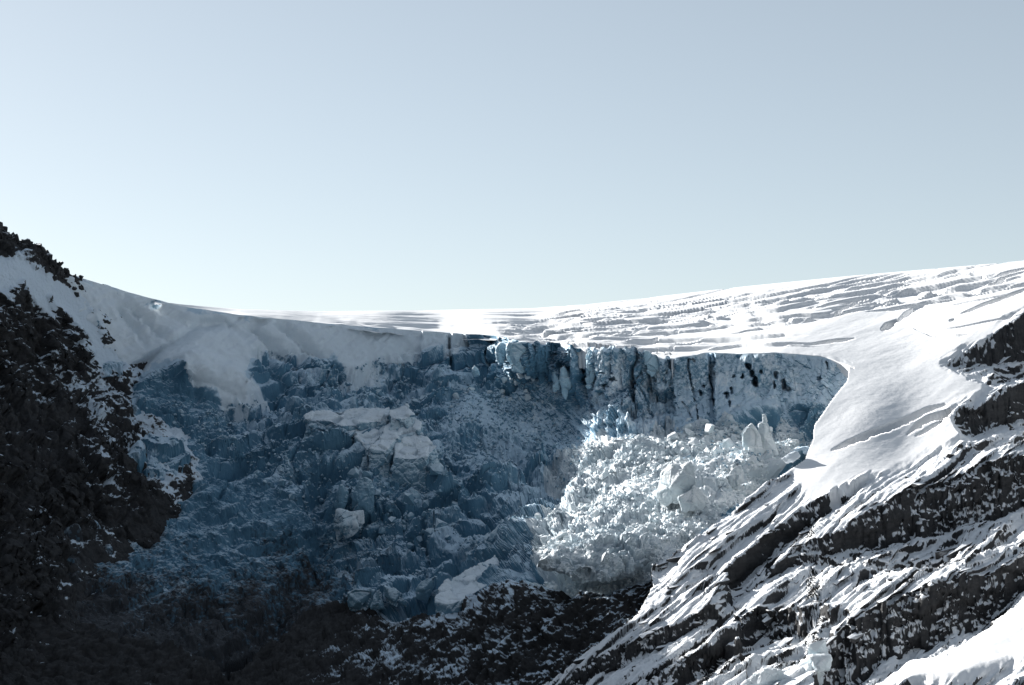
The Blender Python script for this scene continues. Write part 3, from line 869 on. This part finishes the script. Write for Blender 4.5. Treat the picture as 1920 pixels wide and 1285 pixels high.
def build_ridge():
    U = np.arange(-420, 430, 1.8)
    top = np.interp(U, [-420, -150, -60, 0, 20, 40, 60, 80, 105, 125, 150, 430], [300, 380, 408, 428, 436, 450, 462, 482, 497, 512, 522, 600])
    rows = 470
    s = np.linspace(0, 1, rows)
    V = top[None] + (1360 - top)[None] * s[:, None]
    UU = np.broadcast_to(U[None], V.shape).copy()
    shape = V.shape
    u, v = UU.ravel(), V.ravel()
    sd_ = sdist(u, v, RIDGE)
    wob = fbm(np.stack([u / 45, v / 45, v * 0], 1), 5, 201, 0.6)
    fine = fbm(np.stack([u / 10, v / 10, v * 0], 1), 3, 202, 0.6)
    D0 = D_BASIN(UU, V).ravel()
    sdd = sd_ + 9 * wob + 4 * fine
    D = D0 - np.where(sdd > 0, 0.04 * sdd + 0.055 * np.clip(sdd - 60, 0, 320), 0.16 * sdd)
    snow = zone(UU, V, SNOWPATCH, 8, 10, 203).ravel()
    # snow chutes and rock ribs running down to the right
    q = pt(u, v, D)
    n = grid_normals(q, shape)
    a = (u * 0.62 + v * 0.78); b = (u * 0.78 - v * 0.62)
    rib = fbm(np.stack([a / 150, b / 34, v * 0], 1), 5, 211, 0.6, ridged=True) * 2.3
    crag = blocks(q, 13.0, 212, 1.2, 0.2) * 0.45 + blocks(q, 5.0, 213, 1.2, 0.2) * 0.5 + blocks(q, 2.0, 215, 1.2, 0.2) * 0.35 + fbm(q / 3.5, 3, 214) * 0.5
    sm = fbm(q / 18, 3, 216) * 0.6
    disp = (1 - snow) * (rib + crag) + snow * (sm + 0.9)
    fade = sstep(-10, 80, sdd)
    topf = 0.40 + 0.60 * sstep(0, 60, (V - top[None]).ravel())
    Pw = q + n * (disp * topf * (0.30 + 0.70 * fade))[:, None]
    Pw = Pw.reshape(shape + (3,))
    back = Pw[0].copy(); back[:, 1] += 60; back[:, 2] -= 50
    Pf = np.concatenate([back[None], Pw], 0).reshape(-1, 3)
    Q = quads(shape[0] + 1, shape[1])
    keepv = np.concatenate([np.ones((1, shape[1]), bool), (sdd > -45).reshape(shape)], 0)
    kq = (keepv[:-1, :-1] & keepv[1:, 1:] & keepv[1:, :-1] & keepv[:-1, 1:])
    kq[0] &= (U[:-1] < 160)
    kq = kq.ravel()
    sq = np.concatenate([np.zeros((1, shape[1])), snow.reshape(shape)], 0)[:-1, :-1].ravel() > 0.5
    patch = fbm(np.stack([a / 120, b / 42, v * 0], 1), 4, 221, 0.55)
    cov = 0.9 * snow + (1 - snow) * (0.55 * patch + 0.16 * np.clip(1 - sdd / 110, 0, 1) + 0.10 - 0.46 * sstep(700, 1050, v + 0.6 * (260 - u)))
    hgt_ = (V - top[None]).ravel()
    cov = cov - 0.85 * (1 - sstep(14, 34, hgt_ + 8 * wob)) * (1 - sstep(120, 165, u))
    cov = np.concatenate([np.zeros(shape[1]), cov])
    ridge = None
    for nm, sel, mt, lab, cat, sm_ in (("mountain_ridge", kq & ~sq, M_RIDGE, "black craggy mountain flank flecked with snow, falling away along the left edge", "mountain", True),
                             ("snow_couloir", kq & sq, M_RIDGE, "shaded snow chute on the left mountain flank just under its rocky crest", "snow slope", True)):
        v_, q_, at = compact(Pf, Q[sel], {"cover": cov})
        me = mesh_np(nm, v_, q_, mt, sm_)
        set_attr(me, "cover", at["cover"])
        o = put(nm, me, None, lab, cat, None, "structure")
        ridge = ridge or o
    return ridge, Pw, UU, V

RIDGE_O = build_ridge()
# ------------------------------------------------------------------ unseen slope added around the viewpoint to block sky light
def build_sky_blocker():
    na, nr = 220, 90
    ang = np.linspace(0, 2 * math.pi, na)
    r = 3.0 * (2600 / 3.0) ** np.linspace(0, 1, nr)
    A, R_ = np.meshgrid(ang, r)
    x, y = R_ * np.sin(A), R_ * np.cos(A)
    front = sstep(-0.35, 0.55, np.cos(A))
    down = -2.2 - 0.42 * R_
    down = np.where(R_ > 260, -2.2 - 0.42 * 260 - 0.02 * (R_ - 260) + 160 * sstep(1100, 2600, R_), down)
    up = -2.2 + 0.72 * R_ - 0.00008 * R_ ** 2
    z = down * front + up * (1 - front)
    p = np.stack([x, y, z], -1).reshape(-1, 3)
    h = fbm(p / 90.0, 5, 301, 0.55) * 26 + fbm(p / 12.0, 3, 302) * 1.6
    p[:, 2] += h * sstep(8, 140, R_.ravel()) * np.clip(R_.ravel() / 300, 0.1, 1)
    me = mesh_np("sky_blocker", p, quads(nr, na), M_BLOCKER, True)
    put("sky_blocker", me, None, "unseen dark slope added under and behind the viewpoint to block sky light", "sky_blocker", None, "structure")
build_sky_blocker()
#@@DETAILS
# ------------------------------------------------------------------ ice blocks
def hull_mesh(name, pts, mat, smooth=False):
    bm = bmesh.new()
    for p in pts: bm.verts.new(p)
    r = bmesh.ops.convex_hull(bm, input=bm.verts)
    bmesh.ops.delete(bm, geom=[g for g in r["geom_interior"] if isinstance(g, bmesh.types.BMVert)], context='VERTS')
    me = bpy.data.meshes.new(name); bm.to_mesh(me); bm.free()
    me.materials.append(mat)
    return me

def block_mesh(name, outline, d, thick, gx=0.0, gy=0.0, voxel=0.45, rough=1.0, back=0.8, rise=0.0, mat=None, seed=1, cover=0.0, bulge=0.28, apex=(-0.12, 0.1), down=False, chop=0.0):
    """a solid block: its face follows an outline (pixels at depth d, tilted by gx, gy metres per pixel), its body runs back into the ice"""
    o = np.array(outline, float)
    c = o.mean(0)
    bm = bmesh.new()
    fr, bk = [], []
    for (u, v) in o:
        dep = d + gx * (u - c[0]) + gy * (v - c[1])
        fr.append(bm.verts.new(P1(u, v, dep)))
        ub, vb = c[0] + (u - c[0]) * back, c[1] + (v - c[1]) * back - rise
        bk.append(bm.verts.new(P1(u, v, dep) + Vector((0, 1.5, -thick)) if down else P1(ub, vb, dep + thick)))
    n = len(o)
    wpx, hpx = np.ptp(o[:, 0]), np.ptp(o[:, 1])
    ax_, ay_ = apex
    ap = bm.verts.new(P1(c[0] + ax_ * wpx, c[1] + ay_ * hpx, d - bulge * min(wpx, hpx) * d / F))
    f2 = bm.faces.new(bk[::-1])
    for k in range(n):
        bm.faces.new([ap, fr[k], fr[(k + 1) % n]])
    for k in range(n):
        bm.faces.new([fr[k], bk[k], bk[(k + 1) % n], fr[(k + 1) % n]])
    bmesh.ops.triangulate(bm, faces=[f2])
    bmesh.ops.recalc_face_normals(bm, faces=bm.faces)
    me = bpy.data.meshes.new(name + "_base"); bm.to_mesh(me); bm.free()
    ob = bpy.data.objects.new(name + "_base", me); SC.collection.objects.link(ob)
    m = ob.modifiers.new("r", 'REMESH'); m.mode = 'VOXEL'; m.voxel_size = voxel; m.adaptivity = 0
    dg = bpy.context.evaluated_depsgraph_get()
    ev = bpy.data.meshes.new_from_object(ob.evaluated_get(dg))
    bpy.data.objects.remove(ob); bpy.data.meshes.remove(me)
    nv = len(ev.vertices)
    co = np.empty(nv * 3, np.float32); ev.vertices.foreach_get("co", co); co = co.reshape(-1, 3)
    no = np.empty(nv * 3, np.float32); ev.vertices.foreach_get("normal", no); no = no.reshape(-1, 3)
    dsp = (fbm(co / 9.0, 3, 400 + seed) * 0.9 + blocks(co, 6.5, 410 + seed, 1.5, 0.2) * 0.30 + blocks(co, 2.0, 420 + seed, 1.0, 0.12) * 0.22 + fbm(co / 1.4, 3, 430 + seed) * 0.14) * rough
    if chop: dsp = dsp + chop * (blocks(co, 9.0, 440 + seed, 1.4, 0.2, 0.2) * 0.40 + blocks(co, 3.6, 441 + seed, 1.2, 0.3) * 0.45 + blocks(co, 1.6, 442 + seed, 1.2, 0.3) * 0.4)
    co = co + no * dsp[:, None]
    ev.vertices.foreach_set("co", co.ravel()); ev.update()
    ev.polygons.foreach_set("use_smooth", np.zeros(len(ev.polygons), bool))
    ev.materials.clear(); ev.materials.append(mat or M_BLOCK)
    if cover: set_attr(ev, "cover", cover * (0.45 + 0.55 * sstep(0.35, 0.7, no[:, 2])) if down else np.full(nv, cover))
    ev.name = name
    return ev

def recentre(me):
    """move the mesh so that its object's origin is at the block's foot"""
    n = len(me.vertices)
    co = np.empty(n * 3, np.float32); me.vertices.foreach_get("co", co); co = co.reshape(-1, 3)
    b = np.array([co[:, 0].mean(), co[:, 1].mean(), co[:, 2].min()])
    me.vertices.foreach_set("co", (co - b).astype(np.float32).ravel()); me.update()
    return Vector(b.tolist())

def single(name, outline, d, thick, label, cat, group=None, **kw):
    me = block_mesh(name, outline, d, thick, **kw)
    b = recentre(me)
    o = put(name, me, None, label, cat, group)
    o.location = b
    return o

def compound(name, parts, label, cat, group=None):
    """parts: (part name, outline, d, thick, options)"""
    ms = [(pn, block_mesh(pn, ol, d, th, **kw)) for pn, ol, d, th, kw in parts]
    lo = []
    for pn, me in ms:
        lo.append(recentre(me))
    base = Vector((sum(l.x for l in lo) / len(lo), sum(l.y for l in lo) / len(lo), min(l.z for l in lo)))
    root = put(name, None, None, label, cat, group); root.location = base
    for (pn, me), l in zip(ms, lo):
        o = put(pn, me, root); o.location = l - base
    return root

def db(u, v):
    return float(D_BASIN(np.array([u]), np.array([v]))[0])
def df(u, v):
    return float(D_FIELD(np.array([u]), np.array([v]))[0])

d = db(1420, 868) - 5
compound("ice_tower", [
    ("pinnacle", [(1391, 812), (1397, 805), (1409, 794), (1417, 803), (1426, 818), (1430, 850), (1432, 880), (1398, 882), (1392, 845)], d, 9, dict(voxel=0.32, rough=0.55, seed=2, back=0.75)),
    ("pinnacle", [(1422, 797), (1427, 792), (1430.5, 790), (1430.5, 778), (1437, 778), (1438, 792), (1443, 798), (1449, 803), (1448, 822), (1453, 838), (1460, 853), (1448, 876), (1424, 878)], d + 2.5, 8, dict(voxel=0.32, rough=0.55, seed=3, back=0.75))],
    "tall white ice tower split in two with a thin spike, beside the snow slope's edge", "ice tower")
d = db(1265, 935) - 7
single("ice_block", [(1236, 900), (1243, 885), (1261, 872), (1275, 875), (1294, 867), (1303, 880), (1306, 910), (1292, 934), (1272, 948), (1240, 946), (1228, 926)], d, 12, "big square-faced ice block with a vertical crack, in the sunlit rubble", "ice block", voxel=0.35, rough=0.5, seed=4, gx=-0.10)
single("ice_wedge", [(1274, 934), (1288, 922), (1301, 910), (1312, 914), (1322, 930), (1327, 944), (1314, 960), (1280, 958)], d - 5, 9, "sharp white ice wedge leaning in front of the big square-faced block", "ice block", voxel=0.35, rough=0.5, seed=5, gx=0.12)
d = db(1380, 905) - 4
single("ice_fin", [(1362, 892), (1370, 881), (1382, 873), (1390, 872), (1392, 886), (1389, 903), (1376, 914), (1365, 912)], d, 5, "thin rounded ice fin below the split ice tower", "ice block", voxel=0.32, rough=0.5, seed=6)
single("ice_fin", [(1335, 913), (1343, 900), (1351, 892), (1360, 898), (1369, 915), (1352, 922), (1336, 920)], d - 1, 6, "low peaked ice fin left of the rounded fin, by the rock rib", "ice block", voxel=0.32, rough=0.6, seed=7)
d = db(690, 830) - 20
_o = dict(voxel=0.42, rough=0.85, down=True, bulge=0.0, mat=M_BLOCK_SHADED, cover=0.8)
compound("tilted_ice_block", [
    ("slab", [(570, 779), (600, 772), (700, 764), (730, 761), (728, 786), (690, 792), (640, 799), (622, 790), (574, 786)], d + 12, 16, dict(_o, seed=8, gy=-0.45)),
    ("slab", [(732, 761), (763, 758), (773, 780), (758, 786), (730, 786)], d + 10, 16, dict(_o, seed=31, gy=-0.40)),
    ("slab", [(640, 800), (690, 793), (728, 788), (722, 806), (700, 832), (688, 842), (676, 826)], d + 4, 17, dict(_o, seed=9, gy=-0.38)),
    ("slab", [(728, 788), (772, 782), (791, 792), (786, 806), (756, 812), (738, 828), (722, 846), (692, 842), (704, 828)], d + 1, 17, dict(_o, seed=32, gy=-0.36)),
    ("slab", [(742, 830), (756, 816), (790, 808), (807, 826), (820, 836), (800, 856), (770, 860), (736, 856)], d - 4, 16, dict(_o, seed=10, gy=-0.34)),
    ("foot", [(574, 796), (640, 808), (690, 846), (736, 858), (800, 852), (826, 844), (832, 878), (796, 902), (724, 908), (646, 894), (592, 872), (572, 836)], d + 3, 18, dict(voxel=0.42, rough=0.8, chop=0.9, seed=33, bulge=0.10, mat=M_BLOCK_SHADED))],
    "huge tilted ice block with a stepped snow-covered top, alone in the shaded basin", "ice block")
single("ice_block", [(632, 956), (655, 960), (683, 955), (686, 982), (662, 1003), (632, 1014), (625, 988)], db(655, 1005) - 9, 12, "pale flat-faced ice block under two dark spires in the shaded basin", "ice block", voxel=0.4, rough=0.5, seed=12, mat=M_BLOCK_SHADED, cover=0.5)
d = db(670, 950) - 8
compound("ice_spires", [
    ("spire", [(630, 950), (634, 925), (640, 909), (648, 922), (646, 950), (638, 962)], d, 8, dict(voxel=0.4, rough=0.7, seed=13, mat=M_BLOCK_SHADED)),
    ("spire", [(655, 955), (662, 918), (670, 902), (681, 891), (696, 900), (701, 924), (694, 962), (670, 966)], d + 1, 10, dict(voxel=0.4, rough=0.7, seed=14, mat=M_BLOCK_SHADED))],
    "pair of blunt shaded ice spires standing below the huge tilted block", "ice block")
single("ice_slab", [(816, 1128), (824, 1103), (846, 1086), (868, 1070), (900, 1056), (928, 1041), (934, 1062), (917, 1094), (868, 1124), (840, 1134)], db(870, 1100) - 7, 12, "long slanting ice slab with a pale snowy face at the icefall's foot", "ice block", voxel=0.4, rough=0.6, seed=15, mat=M_BLOCK_SHADED, gy=-0.3, cover=0.7, down=True, bulge=0.0)
single("ice_block", [(780, 1106), (790, 1090), (806, 1080), (820, 1077), (816, 1098), (802, 1127), (783, 1122)], db(800, 1110) - 7, 8, "rounded ice block leaning against the left end of the long slab", "ice block", voxel=0.4, rough=0.6, seed=16, mat=M_BLOCK_SHADED)
single("ice_block", [(908, 1014), (918, 996), (936, 982), (952, 978), (957, 994), (948, 1014), (926, 1028), (912, 1030)], db(930, 1015) - 6, 8, "shaded grey ice block on the slope above the long slab", "ice block", voxel=0.4, rough=0.7, seed=17, mat=M_BLOCK_SHADED)
single("ice_block", [(650, 1110), (668, 1104), (703, 1106), (700, 1138), (684, 1146), (655, 1144)], db(680, 1135) - 7, 9, "square shaded ice block at the lowest left end of the icefall", "ice block", voxel=0.4, rough=0.7, seed=18, mat=M_BLOCK_SHADED)
single("ice_block", [(696, 1142), (703, 1118), (710, 1106), (718, 1124), (722, 1142)], db(710, 1135) - 9, 6, "small pointed ice block beside the square one at the icefall's foot", "ice block", voxel=0.4, rough=0.6, seed=19, mat=M_BLOCK_SHADED)
single("ice_block", [(720, 1098), (742, 1106), (768, 1128), (764, 1142), (742, 1136), (722, 1118)], db(742, 1125) - 8, 7, "slanting ice block between the pointed block and the long slab", "ice block", voxel=0.4, rough=0.7, seed=20, mat=M_BLOCK_SHADED)
single("ice_mass", [(1022, 1047), (1046, 1030), (1085, 1020), (1120, 1010), (1170, 1004), (1205, 1008), (1230, 1022), (1217, 1054), (1168, 1076), (1115, 1090), (1060, 1076), (1028, 1064)], db(1120, 1075) - 5, 18, "broad sunlit bank of broken ice ending in a cliff above the rock bed", "ice bank", voxel=0.42, rough=0.9, chop=1.0, seed=21, gy=-0.16, mat=M_ICE_LIT)
d = df(1535, 1240) - 3
compound("ice_shard", [
    ("shard", [(1512, 1218), (1518, 1206), (1530, 1201), (1550, 1198), (1553, 1220), (1559, 1232), (1540, 1244), (1518, 1244)], d, 4, dict(voxel=0.22, rough=0.25, seed=22)),
    ("rubble_base", [(1500, 1252), (1522, 1238), (1556, 1232), (1552, 1256), (1540, 1290), (1480, 1300), (1470, 1270)], d - 4, 6, dict(voxel=0.25, rough=0.9, seed=23))],
    "upright greenish ice shard standing on the rib in the lower right", "ice block")
single("ice_block", [(1392, 1286), (1412, 1266), (1436, 1251), (1464, 1255), (1478, 1272), (1470, 1300), (1396, 1306)], df(1440, 1280) - 3, 6, "smooth pale ice block at the bottom edge, left of the upright shard", "ice block", voxel=0.25, rough=0.4, seed=24)
single("snow_slab", [(1464, 861), (1478, 852), (1494, 847), (1500, 855), (1488, 866), (1474, 868)], df(1482, 866) - 2, 6, "flat snow-topped slab perched where the rock rib meets the snow slope", "snow slab", voxel=0.3, rough=0.4, seed=25, gy=-0.1, cover=1.0, mat=M_ICE)
single("ice_boulder", [(1284, 791), (1289, 785), (1297, 784), (1298, 792), (1289, 798)], db(1290, 797) - 2, 3, "lone pale ice boulder at the foot of the cliff under its long crack", "ice boulder", voxel=0.3, rough=0.3, seed=26)

single("ice_pinnacle", [(931, 657), (940, 644), (948, 652), (951, 668), (944, 682), (934, 678)], db(940, 675) - 9, 8, "small bright pinnacle at the corner where the cliff turns, left of the flat-topped block", "ice pinnacle", voxel=0.35, rough=0.8, seed=40, mat=M_PIN, bulge=0.15)
single("ice_pinnacle", [(1050, 703), (1052, 690), (1058, 685), (1066, 700), (1069, 725), (1062, 752), (1053, 738)], db(1060, 740) - 9, 8, "spiky ice pinnacle in front of the cliff's broken middle", "ice pinnacle", voxel=0.35, rough=0.8, seed=41, mat=M_PIN, bulge=0.15)
single("ice_pinnacle", [(1036, 704), (1041, 696), (1046, 710), (1048, 730), (1040, 733)], db(1042, 728) - 9, 8, "narrow ice needle just left of the spiky pinnacle", "ice pinnacle", voxel=0.35, rough=0.8, seed=42, mat=M_PIN, bulge=0.15)
single("ice_pinnacle", [(953, 649), (960, 644), (985, 644), (997, 655), (1000, 672), (994, 690), (978, 699), (960, 695), (953, 672)], db(975, 690) - 15, 14, "flat-topped square ice block standing out from the broken end of the cliff", "ice pinnacle", voxel=0.35, rough=0.8, seed=43, mat=M_PIN, bulge=0.15)
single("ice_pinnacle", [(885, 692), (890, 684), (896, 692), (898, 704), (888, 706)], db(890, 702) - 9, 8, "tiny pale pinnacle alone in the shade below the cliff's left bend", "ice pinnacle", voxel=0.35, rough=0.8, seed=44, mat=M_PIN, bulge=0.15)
single("ice_pinnacle", [(1207, 676), (1211, 660), (1222, 664), (1232, 674), (1233, 692), (1222, 708), (1211, 698)], db(1220, 700) - 9, 8, "jagged sunlit ice flake on the cliff edge left of its straight face", "ice pinnacle", voxel=0.35, rough=0.8, seed=45, mat=M_PIN, bulge=0.15)
single("ice_pinnacle", [(1100, 672), (1106, 658), (1114, 660), (1117, 680), (1112, 712), (1104, 725), (1098, 700)], db(1108, 700) - 14, 14, "tall thin ice flake lit along its left edge, on the cliff's broken middle", "ice pinnacle", voxel=0.35, rough=0.8, seed=46, mat=M_PIN, bulge=0.15)

# ------------------------------------------------------------------ ice boulders and rubble
rng = np.random.RandomState(5)
def boulder_pts(rs, flat=0.8):
    p = rs.randn(15, 3); p /= np.linalg.norm(p, axis=1, keepdims=True)
    p = np.sign(p) * np.abs(p) ** 0.75
    p *= np.array([1.0, 0.75 + 0.4 * rs.rand(), flat * (0.7 + 0.5 * rs.rand())])
    return p * (0.85 + 0.3 * rs.rand(15, 1))
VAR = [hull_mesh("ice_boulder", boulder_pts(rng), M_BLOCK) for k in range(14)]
VARS = [hull_mesh("shaded_ice_boulder", boulder_pts(rng), M_BLOCK_SHADED) for k in range(10)]
bP, bu, bv, bn = BAS[0], BAS[1], BAS[2], BAS[3]
BOULDER_ZONES = [   # where, how many, size range in pixels, meshes, what the label says of the place
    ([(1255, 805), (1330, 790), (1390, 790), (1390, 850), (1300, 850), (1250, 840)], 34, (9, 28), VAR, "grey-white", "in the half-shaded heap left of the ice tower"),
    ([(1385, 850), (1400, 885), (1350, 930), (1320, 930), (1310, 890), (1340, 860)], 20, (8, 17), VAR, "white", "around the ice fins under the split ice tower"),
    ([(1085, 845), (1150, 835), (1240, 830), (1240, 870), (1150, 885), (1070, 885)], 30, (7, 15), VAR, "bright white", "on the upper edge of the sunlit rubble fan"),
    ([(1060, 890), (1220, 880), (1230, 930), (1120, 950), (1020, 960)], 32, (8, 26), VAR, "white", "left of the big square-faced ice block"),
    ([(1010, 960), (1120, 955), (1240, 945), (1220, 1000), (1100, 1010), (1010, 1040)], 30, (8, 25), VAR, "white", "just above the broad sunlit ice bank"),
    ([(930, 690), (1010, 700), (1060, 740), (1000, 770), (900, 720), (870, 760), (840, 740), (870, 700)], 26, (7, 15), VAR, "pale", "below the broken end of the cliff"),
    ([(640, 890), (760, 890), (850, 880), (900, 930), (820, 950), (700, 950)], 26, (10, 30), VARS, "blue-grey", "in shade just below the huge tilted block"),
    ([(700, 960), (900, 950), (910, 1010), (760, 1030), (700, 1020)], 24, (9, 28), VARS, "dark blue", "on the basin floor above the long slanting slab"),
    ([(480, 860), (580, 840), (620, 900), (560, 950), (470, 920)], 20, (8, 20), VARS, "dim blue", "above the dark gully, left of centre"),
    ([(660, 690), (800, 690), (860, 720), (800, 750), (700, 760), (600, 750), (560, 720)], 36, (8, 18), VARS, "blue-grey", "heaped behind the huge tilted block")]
for poly, cnt, (s0, s1), variants, tone, place in BOULDER_ZONES:
    idx = np.nonzero(sdist(bu, bv, poly) > 3)[0]
    sizes = np.sort(s0 + (s1 - s0) * rng.rand(cnt) ** 2.0)[::-1]
    here = []
    for k, size in enumerate(sizes):
        for _ in range(30):
            i = idx[rng.randint(len(idx))]
            if all((bu[i] - a) ** 2 + (bv[i] - b) ** 2 > (0.42 * (size + c)) ** 2 for a, b, c in here):
                break
        here.append((bu[i], bv[i], size))
        word = "largest" if k == 0 else "second largest" if k == 1 else "big" if k < cnt * 0.3 else "middling" if k < cnt * 0.65 else "small"
        r = size * bP[i, 1] / F * 0.5
        o = put("ice_boulder", variants[rng.randint(len(variants))], None, "%s %s ice boulder %s" % (word, tone, place), "ice boulder", "ice boulders " + place)
        o.location = Vector((bP[i] + bn[i] * r * 0.3).tolist())
        o.rotation_euler = (rng.rand() * 6.28, rng.rand() * 6.28, rng.rand() * 6.28)
        o.scale = (r, r, r)

def scatter(name, poly, cnt, s0, s1, mat, label, cat, seed, pw=2.0):
    rs = np.random.RandomState(seed)
    base = []
    for k in range(10):
        me = hull_mesh("tmp", boulder_pts(rs)[:11], mat)
        n = len(me.vertices); co = np.empty(n * 3, np.float32); me.vertices.foreach_get("co", co)
        me.calc_loop_triangles(); tr = np.empty(len(me.loop_triangles) * 3, np.int32); me.loop_triangles.foreach_get("vertices", tr)
        base.append((co.reshape(-1, 3), tr.reshape(-1, 3))); bpy.data.meshes.remove(me)
    idx = np.nonzero(sdist(bu, bv, poly) > 2)[0]
    # rubble gathers in drifts
    dens = fbm(np.stack([bu[idx] / 45, bv[idx] / 45, bv[idx] * 0], 1), 3, seed) 
    p = np.clip(0.45 + dens, 0.02, 1); p /= p.sum()
    pick = rs.choice(idx, cnt, p=p)
    VV, TT, k0 = [], [], 0
    for i in pick:
        co, tr = base[rs.randint(10)]
        a, b, c = rs.rand(3) * 6.28
        ca, sa, cb, sb, cc, sc = math.cos(a), math.sin(a), math.cos(b), math.sin(b), math.cos(c), math.sin(c)
        R = np.array([[cb * cc, -cb * sc, sb], [ca * sc + sa * sb * cc, ca * cc - sa * sb * sc, -sa * cb], [sa * sc - ca * sb * cc, sa * cc + ca * sb * sc, ca * cb]])
        r = (s0 + (s1 - s0) * rs.rand() ** pw) * bP[i, 1] / F * 0.5
        VV.append(co @ R.T * r + bP[i] + bn[i] * r * 0.3); TT.append(tr + k0); k0 += len(co)
    me = mesh_np(name, np.concatenate(VV), np.concatenate(TT), mat, False)
    return put(name, me, None, label, cat, None, "stuff")
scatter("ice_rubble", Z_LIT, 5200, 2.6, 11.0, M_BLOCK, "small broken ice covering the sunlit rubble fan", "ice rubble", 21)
scatter("shaded_ice_rubble", [(540, 700), (640, 690), (720, 670), (860, 690), (960, 700), (1060, 740), (1100, 830), (1080, 900), (1010, 950), (1000, 1040), (940, 1080), (800, 1080), (660, 1060), (620, 980), (540, 900), (430, 850), (300, 800), (260, 760), (400, 760), (500, 740)], 7500, 2.0, 9.0, M_BLOCK_SHADED, "small broken ice strewn over the shaded basin", "ice rubble", 22)
scatter("pit_ice_rubble", [(1250, 800), (1380, 785), (1470, 775), (1560, 770), (1530, 800), (1510, 850), (1440, 880), (1380, 900), (1240, 840)], 1500, 1.8, 7, M_BLOCK_SHADED, "broken ice heaped in the dark pit at the right end of the cliff", "ice rubble", 23)

# ------------------------------------------------------------------ rocks of the left crest and slabs of the right-hand slope: pieces of the setting
def rock_pts(rs, sx, sy, sz):
    p = rs.rand(16, 3) * 2 - 1
    p = np.sign(p) * np.abs(p) ** 0.5
    return p * np.array([sx, sy, sz])
ROCKS = [hull_mesh("rock", rock_pts(rng, 1, 0.9, 1.1), M_CRAG) for k in range(8)]
rP, rU, rV = RIDGE_O[1], RIDGE_O[2], RIDGE_O[3]
for k in range(110):
    uu = -20 + 172 * rng.rand() ** 0.9
    j = int(np.argmin(np.abs(rU[0] - uu)))
    i = min(int(abs(rng.randn()) * 6), 40)
    size = 6 + 14 * rng.rand() ** 2 * (1.25 - uu / 170)
    p = rP[i, j]; r = size * p[1] / F * 0.5
    o = put("rock", ROCKS[rng.randint(8)], RIDGE_O[0])
    o.location = Vector((p + np.array([0, 0, -0.2 * r])).tolist()); o.scale = (r, r, r * (0.8 + 0.7 * rng.rand()))
    o.rotation_euler = (rng.randn() * 0.4, rng.randn() * 0.4, rng.rand() * 6.28)

SLABS = [hull_mesh("rock_slab", rock_pts(rng, 1.0, 0.17, 0.10), M_SLOPE) for k in range(8)]
fP, fU, fV = FIELD
gz = np.zeros(fU.shape); gz[1:-1] = np.abs(fP[2:, :, 2] - fP[:-2, :, 2])
okz = (gz < 0.9) & (sdist(fU, fV, ROCKZONE) > 6) & (fP[..., 1] > 1) & (sdist(fU, fV, MOUND) < -6)
fi = np.argwhere(okz)
yaw = math.atan2(RIB_A[1], RIB_A[0])
rs_obj = bpy.data.objects["rock_slope"]
for k in range(170):
    i, j = fi[rng.randint(len(fi))]
    p = fP[i, j]
    size = (16 + 40 * rng.rand() ** 1.6) * p[1] / F
    o = put("rock_slab", SLABS[rng.randint(8)], rs_obj)
    o.location = Vector((p + np.array([0, 0, -0.07 * size])).tolist())
    o.scale = (size, size * (0.7 + 0.5 * rng.rand()), size * (0.8 + 0.8 * rng.rand()))
    o.rotation_euler = (math.radians(14 + 10 * rng.randn()), math.radians(-9 + 5 * rng.randn()), yaw + math.radians(7 * rng.randn()))
#@@END
